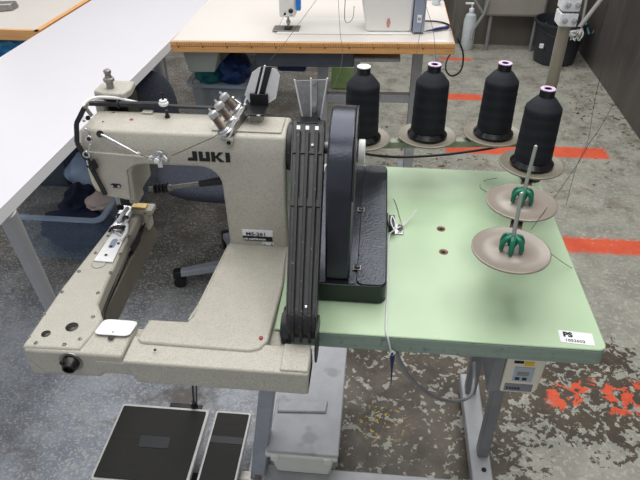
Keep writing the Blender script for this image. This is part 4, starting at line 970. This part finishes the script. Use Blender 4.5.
# white machine
wm = thing('sewing_machine', 'white industrial sewing machine on the beech-edged table at the back', 'sewing machine', T3(.6, .25, .75))
def tprism(b, pts, b0, b1):  # outline in (a, z)
    return hull8(b, [T3(a, b0, z) for a, z in pts], [T3(a, b1, z) for a, z in pts])
b = nb(); tbox(b, .335, .79, .08, .26, .7508, .7535); obj('bed', b, 'machwhite', wm, bev=.001)
b = nb(); tprism(b, [(.350, .96), (.340, .86), (.405, .855), (.415, .90), (.57, .90), (.612, .88), (.632, .765), (.637, .7535), (.787, .7535), (.790, 1.0), (.355, 1.0)], .10, .215); obj('arm_and_column', b, 'machwhite', wm, bev=.008, seg=3)
b = nb(); tbox(b, .790, .828, .085, .23, .756, 1.02); pb_ = obj('motor_panel', b, 'panelblue', wm, bev=.004)
b = nb(); tbox(b, .802, .816, .0838, .0852, .790, .815); obj('power_label', b, 'sticker', pb_, sm=False)
b = nb(); ring(b, T3(.809, .083, .8025), .0035, .0009, seg=16); obj('power_mark', b, 'ink', pb_)
b = nb(); tprism(b, [(.704, .770), (.711, .768), (.715, .785), (.711, .800), (.704, .798), (.701, .785)], .0985, .1002); obj('red_emblem', b, mat('faded_red_mark', (208,150,140), .5), wm, sm=False)
b = nb(); tbox(b, .343, .397, .098, .20, .80, .90); hd = obj('head', b, 'machwhite', wm, bev=.006)
b = nb(); tbox(b, .400, .415, .096, .12, .822, .90); obj('blue_lever', b, 'azure', wm, bev=.002)
b = nb(); lathe(b, ((.007, 0), (.008, .004), (.004, .008), (0, .008)), T3(.383, .098, .822), (0, -1, 0)); lathe(b, ((.004, 0), (.004, .006), (0, .006)), T3(.363, .098, .812), (0, -1, 0)); obj('tension_knob', b, 'black', hd)
b = nb(); tube(b, [T3(.355, .09, .81), T3(.37, .085, .806), T3(.39, .09, .81)], .002); obj('thread_hook', b, 'steel', hd)
b = nb(); cyl(b, T3(.370, .12, .762), T3(.370, .12, .81), .004); cyl(b, T3(.370, .12, .775), T3(.370, .12, .785), .007); obj('needle_bar', b, 'steel_dull', wm)
b = nb(); tbox(b, .357, .383, .105, .135, .757, .762); obj('presser_foot', b, 'gun', wm, bev=.001)
b = nb(); tbox(b, .318, .408, .095, .155, .7538, .757); obj('throat_plate', b, 'steel_dull', wm, bev=.001)
b = nb(); tube(b, [T3(.565, .07, .90), T3(.563, .065, .81), T3(.575, .062, .795), T3(.59, .066, .81), T3(.592, .09, .84)], .0014, seg=6); obj('wire_guide', b, 'steel_dull', wm)
# items on it
b = nb(); a, c = P(423, 32.5, z=.754), P(448, 28, z=.756); d = c-a; L = d.length
lathe(b, ((.0005, 0), (.0022, L*.15), (.0032, L*.35), (.0055, L*.5), (.0055, L*.9), (.007, L*.93), (.006, L), (0, L)), a+Vector((0, 0, .003)), d, 14); tag(obj('screwdriver', b, 'navyplastic'), 'dark blue thin tool lying on the white table beside white machine', 'tool')
b = nb(); tube(b, [P(402, 29, z=.756), P(410, 29.5, z=.754), P(421, 29, z=.754)], .0028); blobm(b, P(402, 29, z=.756), (.007, .005, .004), rough=0, sub=2); tag(obj('short_cable', b, 'cableblack'), 'short black cable end at the foot of the white machine', 'cable')
b = nb(); lathe(b, ((.016, 0), (.016, .03), (.010, .038), (.010, .06), (0, .06)), P(436, 4, z=.752)); tag(obj('oil_bottle', b, 'bottle'), 'small white bottle at the back right of beech-edged table', 'bottle')
tag(obj('power_cable', tube(nb(), [P(425, 21, z=.757), P(437, 21.5, z=.756), P(449, 25, z=.756), P(456, 36, y=2.0), P(463, 53, y=2.02), P(461, 70, y=2.1), P(452, 76, y=2.15), P(446, 70, y=2.2), P(447, 60, y=2.25), P(452, 52, y=2.3)], .003), 'cableblack'), 'black power cable looping off the right end of the beech-edged table', 'cable')
# things below it
gb = thing('steel_box', 'grey-green steel box hanging under the left end of beech-edged table', 'box', T3(.1, .1, .55))
b = nb(); hull8(b, [T3(.040, .03, .634), T3(.126, .03, .634), T3(.126, .35, .634), T3(.040, .35, .634)], [T3(.028, .02, .711), T3(.150, .02, .711), T3(.150, .36, .711), T3(.028, .36, .711)]); obj('box_body', b, 'grey_box', gb, bev=.003)
b = nb(); hull8(b, [T3(.128, .10, .650), T3(.140, .10, .650), T3(.140, .35, .650), T3(.128, .35, .650)], [T3(.152, .04, .711), T3(.195, .04, .711), T3(.195, .36, .711), T3(.152, .36, .711)]); obj('side_flap', b, mat('dim_grey_flap', (110,108,102), .6), gb, bev=.002)
t2 = thing('storage_tub', 'clear tub of blue and teal bags under the beech-edged table', 'tub', (-.5, 2.3, 0))
def W(u, v, y): return P(u, v, y=y)
tl = P(189, 86, y=2.10); trr = P(246, 88, y=2.10)
x0, x1, zt = tl.x, trr.x, tl.z
o = obj('tub_body', tubm(x0, x1, 2.10, 2.45, .12, zt, .03), 'clear2', t2); md = o.modifiers.new('solid', 'SOLIDIFY'); md.thickness = .003
b = nb(); ro, ri = rrect(x0-.012, x1+.012, 2.088, 2.462, .03), rrect(x0+.004, x1-.004, 2.104, 2.446, .025); n = len(ro)
L = [[b.verts.new((p[0], p[1], zz)) for p in r_] for r_, zz in ((ro, zt), (ro, zt+.010), (ri, zt+.010), (ri, zt))]
for A, B in zip(L, L[1:]+L[:1]):
    for i in range(n): b.faces.new((A[i], A[(i+1) % n], B[(i+1) % n], B[i]))
obj('rim', b, 'clear_rim', t2)
b = nb(); box(b, x0+.14, x1+.03, 2.09, 2.46, .0, .118); tag(obj('tub_prop_box', b, mat('prop_box_brown', (118,100,84), .8, 0, .2, 10), bev=.004), 'brown box added on the floor to prop up the clear tub of bags', 'box')  # box added as a support beneath the raised tub
b = nb(); blobm(b, (x0+.065, 2.19, zt+.02), (.06, .07, .04), 7, .15, 3, 3); tag(obj('teal_bag', b, 'teal'), 'teal plastic bag in the clear tub, beside the deep blue bag', 'bag')
b = nb(); blobm(b, (x1-.062, 2.20, zt+.035), (.066, .08, .055), 8, .15, 3, 3); tag(obj('blue_bag', b, 'bagblue'), 'deep blue plastic bag at the right of the teal bag in tub', 'bag')
b = nb(); blobm(b, (x0+.10, 2.34, zt+.07), (.05, .07, .05), 9, .15, 3, 3); tag(obj('blue_bag', b, 'bagblue'), 'second deep blue bag, behind the teal bag in the clear tub', 'bag')
xx = x0+.03; k = 0
labs = ['leftmost brown paper roll standing in the clear tub under the bags', 'second brown paper roll from left inside the clear tub', 'third brown paper roll from left inside the clear tub', 'fourth brown paper roll from left inside the clear tub', 'rightmost brown paper roll inside the clear tub']
for k in range(5):
    b = nb(); x_ = x0+.045+k*(x1-x0-.09)/4; cyl(b, (x_, 2.165, .126), (x_, 2.165, zt-.035), .013, .016); tag(obj('paper_roll', b, 'brown'), labs[k], 'roll', 'brown rolls in the clear tub')
a, c = P(247, 95, y=2.5), P(259, 52, y=2.5); b = nb(); box(b, a.x, c.x, 2.5, 2.52, .001, .70); tag(obj('grey_board', b, 'softgrey', bev=.002), 'tall grey board upright beneath the beech-edged table beside the tub of bags', 'board')
b = nb(); a, c = P(277, 72, y=2.15), P(306, 64, y=2.15); box(b, a.x, c.x, 2.15, 2.35, a.z, .654); tag(obj('motor_casing', b, 'navyplastic', bev=.012), 'dark blue motor casing under the white sewing machine', 'motor')
b = nb(); a = P(331, 88, y=3.45); c = P(358, 68, y=3.45); box(b, a.x, c.x, 3.46, 3.62, .001, c.z); tag(obj('green_crate', b, 'greenbox', bev=.006), 'green crate on the floor seen beneath the beech-edged table', 'crate')
# far row of boxes beyond the table
for (u0, u1, mt, lab) in ((216, 235, 'bin', 'dark box on the far shelf, left of the wooden crate'), (238, 262, 'rustwood', 'brown wooden crate on the far shelf behind the table'), (268, 304, 'brown', 'tan cardboard box on the far shelf behind the white machine head'), (312, 350, 'bin', 'wide dark box on the far shelf behind the white machine arm')):
    a, c = P(u0, 3, y=3.1), P(u1, 3, y=3.1); b = nb(); box(b, a.x, c.x, 3.1, 3.35, .562, .82); tag(obj('storage_box', b, mt, bev=.004), lab, 'box', 'boxes on the far shelf')
b = nb(); a, c = P(200, 8, y=3.05), P(362, 8, y=3.05); box(b, a.x, c.x, 3.04, 3.45, .54, .56)
sh_ = thing('far_shelf', 'low grey shelf behind the beech-edged table holding boxes', 'shelf', (a.x, 3.2, 0)); obj('shelf_board', b, 'frame_dark', sh_)
for x in (a.x+.02, c.x-.02):
    b = nb(); box(b, x-.015, x+.015, 3.2, 3.24, 0, .54); obj('post', b, 'frame_dark', sh_)

# ================================================================== BACK RIGHT CORNER
pbx = thing('pump_bottle', 'translucent pump bottle standing on the floor by the back wall', 'bottle', (.60, 4.22, 0))
c = P(466, 47, z=0); c = Vector((c.x, c.y-.03, 0))
b = nb(); lathe(b, ((.040, 0), (.042, .004), (.042, .19), (.034, .225), (.014, .24), (.014, .25)), c, seg=28); obj('bottle_body', b, 'bottle', pbx)
b = nb(); lathe(b, ((.017, .245), (.017, .265), (.006, .268), (.006, .29), (.012, .292), (.012, .30), (0, .30)), c, seg=16); box(b, c.x-.045, c.x+.008, c.y-.008, c.y+.008, .292, .302); obj('pump', b, 'white', pbx, bev=.001)
# folded board with strut against back wall
fbp = thing('folded_table', 'pale grey folded table leaning against the back wall', 'table', (.85, 4.2, 0))
a, c = P(484, 16.5, y=4.22), P(546, 15.5, y=4.22)
b = nb(); box(b, a.x, c.x, 4.22, 4.30, a.z, a.z+.62); obj('board', b, 'softgrey', fbp, bev=.02, seg=3)
b = nb(); tube(b, [P(489, 0, y=4.20), P(484, 14, y=4.19), P(473, 30, y=4.18), P(471, 40, y=4.15)], .010, smooth=False); tube(b, [P(475, 0, y=4.20), P(484, 15, y=4.19)], .008, smooth=False); obj('strut', b, 'frame_dark', fbp)
for xq in (a.x+.05, c.x-.05):
    b = nb(); tube(b, [(xq, 4.25, .001), (xq, 4.25, a.z+.05)], .012, smooth=False); obj('leg', b, 'frame_dark', fbp)
# bin
bc_ = P(557, 67, z=0); bc_ = Vector((bc_.x+.0, bc_.y+.12, 0))
bn = thing('waste_bin', 'dark grey plastic bin on the floor in the far right corner', 'bin', bc_)
b = nb(); lathe(b, ((.120, 0), (.126, .004), (.156, .245), (.164, .247), (.164, .262), (.156, .262), (.151, .245), (.120, .01), (0, .01)), bc_, seg=36); obj('bin_body', b, 'bin', bn)
b = nb(); q = P(541.5, 46, y=bc_.y-.137); box(b, q.x-.011, q.x+.011, q.y-.006, q.y+.01, q.z-.012, q.z+.012); obj('label', b, 'sticker', bn, sm=False)
b = nb(); tube(b, [bc_+Vector((-.155, -.02, .245)), bc_+Vector((-.08, -.16, .20)), bc_+Vector((.08, -.16, .20)), bc_+Vector((.15, -.03, .245))], .005); obj('handle', b, 'black', bn)
def stick(name, uv0, uv1, y0, y1, r, m, lab, cat):
    b = nb(); a, c = P(*uv0, y=y0), P(*uv1, y=y1); cyl(b, a, a+(c-a)*1.0, r, seg=12); return tag(obj(name, b, m), lab, cat)
yb0 = bc_.y-.03
mp = thing('broom', 'silver-bristled broom with grey-white handle standing in the bin', 'broom', bc_+Vector((.1, 0, .1)))
b = nb(); a, c = P(579, 28, y=yb0-.10), P(604, -4, x=1.315); cyl(b, a, a+(c-a)*1.02, .014, seg=14); obj('handle', b, mat('grey_white_handle', (176,174,172), .4), mp)
b = nb()
for i in range(34):
    t = Vector((random.uniform(-.05, .07), random.uniform(-.03, .03), 0)); e = P(572+random.uniform(-7, 8), 38+random.uniform(-6, 3), y=yb0-.15); tube(b, [a+Vector((random.uniform(-.02, .02), random.uniform(-.01, .01), 0)), (a+e)/2+t*.35, e], .0045, seg=5)
obj('bristles', b, 'silver', mp)
stick('pale_stick', (582, 24), (588, -8), yb0+.02, yb0+.08, .009, 'softgrey', 'plain grey stick standing in the bin beside the broom', 'stick')
stick('cyan_rod', (589, 34), (585, 20), yb0-.02, yb0, .006, 'cyan', 'short pale cyan rod leaning at the bin edge', 'rod')
stick('blue_rod', (592, 34), (599, 22), yb0+.02, yb0+.05, .005, mat('slate_blue_plastic', (84,104,124), .5), 'dim slate blue rod leaning at the right of the cyan rod', 'rod')
stick('dark_bar', (560, 24), (566, -6), yb0+.02, yb0+.1, .012, mat('dark_red_grey', (92,74,76), .6), 'dark reddish bar standing in the bin behind the pole', 'bar')
b = nb()
for i in range(14):
    a = bc_+Vector((random.uniform(-.11, -.01), random.uniform(-.1, .02), .10)); tube(b, [a, a+Vector((random.uniform(-.03, .03), random.uniform(-.03, .03), .10)), a+Vector((random.uniform(-.05, .05), random.uniform(-.03, .03), .14))], .008, seg=6)
tag(obj('black_cable_bundle', b, 'cableblack'), 'bundle of black cables filling the left of the bin', 'cables')

# ================================================================== LOOSE CABLES AND THREADS
tag(obj('black_cable', tube(nb(), [P(358, 152, y=1.10), P(372, 155, y=1.13), P(400, 157, y=1.16), P(440, 155, y=1.16), P(480, 150, y=1.15), P(512, 145, y=1.13), P(538, 148, y=1.125)], .0028), 'cableblack'), 'thin black cable running below the crossbar from guard to pole', 'cable')
thr = [([P(618, -10, y=1.15), P(608, 40, y=1.13), P(594, 105, y=1.10), P(588, 140, y=1.06), P(576, 168, z=.885+.0), P(566, 205, z=.86)], 'fine dark thread hanging at right, nearer the pole, down past the dishes'),
       ([P(650, 30, y=1.12), P(625, 82, y=1.08), P(600, 128, y=1.04), P(590, 142, y=1.02), P(575, 168, y=1.0), P(531, 230, z=.88)], 'fine dark thread slanting in from the right edge to the dishes'),
       ([P(549, 252, z=.876), P(562, 262, z=.80), P(572, 268, z=TZ+.001)], 'short dark thread from the front empty dish to the green table edge'),
       ([P(497, 178, z=TZ+.03), P(484, 181, z=TZ+.001), P(480, 187, z=TZ+.001), P(487, 192, z=TZ+.002)], 'curled dark thread end on green tabletop behind the rear empty dish'),
       ([P(320, -5, y=1.5), P(298, 25, y=1.45), P(283, 45, y=1.4), P(270, 60, y=1.3)], 'fine thread slanting down across the white table, left one'),
       ([P(338, -5, y=1.5), P(340, 30, y=1.45), P(342, 60, y=1.4), P(330, 100, y=1.2)], 'fine thread hanging in front of the white table centre'),
       ([P(427, 0, y=1.4), P(418, 45, y=1.3), P(414, 80, y=1.2)], 'fine thread hanging beside the second thread cone, left one'),
       ([P(424, 0, y=1.4), P(433, 30, y=1.3), P(436, 62, y=1.1)], 'fine thread running down to the lilac tip of the second cone')]
for pts, lab in thr:
    tag(obj('loose_thread', tube(nb(), pts, .0005, seg=5), 'fine'), lab, 'thread', 'fine threads hanging about the stand')

# ================================================================== LIGHT
w = bpy.data.worlds.new('room_light'); bpy.context.scene.world = w; w.use_nodes = True
bg = w.node_tree.nodes['Background']; bg.inputs[0].default_value = (.93, .96, 1, 1); bg.inputs[1].default_value = .46
def tube_or_fill_lamp(x, y, z, sx, sy, e, col=(1, .985, .96)):
    l = bpy.data.lights.new('tube_or_fill', 'AREA'); l.shape = 'RECTANGLE'; l.size = sx; l.size_y = sy; l.energy = e; l.color = col
    o = bpy.data.objects.new('tube_or_fill_light', l); C.objects.link(o); o.location = (x, y, z)
tube_or_fill_lamp(-1.1, 1.6, 2.9, .3, 1.5, 12)
tube_or_fill_lamp(.9, 1.3, 2.9, .3, 1.5, 13)
tube_or_fill_lamp(.0, 2.2, 2.9, 1.3, 3.4, 42)  # broad unseen panel, added to put a sheen on the black wheel cover
tube_or_fill_lamp(-1.4, 3.6, 2.9, 1.5, .3, 12)
tube_or_fill_lamp(.3, 3.6, 2.9, 1.5, .3, 14)
tube_or_fill_lamp(-.2, -.3, 2.9, 1.5, .3, 10)

# ================================================================== CAMERA
cam = bpy.data.cameras.new('camera'); co = bpy.data.objects.new('camera', cam); C.objects.link(co)
co.location = (0, 0, CAMZ); co.rotation_euler = (PI/2-PITCH, 0, YAW); cam.sensor_width = 36; cam.lens = FPX/640*36; cam.clip_start = .02
sc = bpy.context.scene; sc.camera = co
sc.view_settings.view_transform = 'Standard'; sc.view_settings.look = 'None'; sc.view_settings.gamma = 1; sc.view_settings.exposure = 0.04
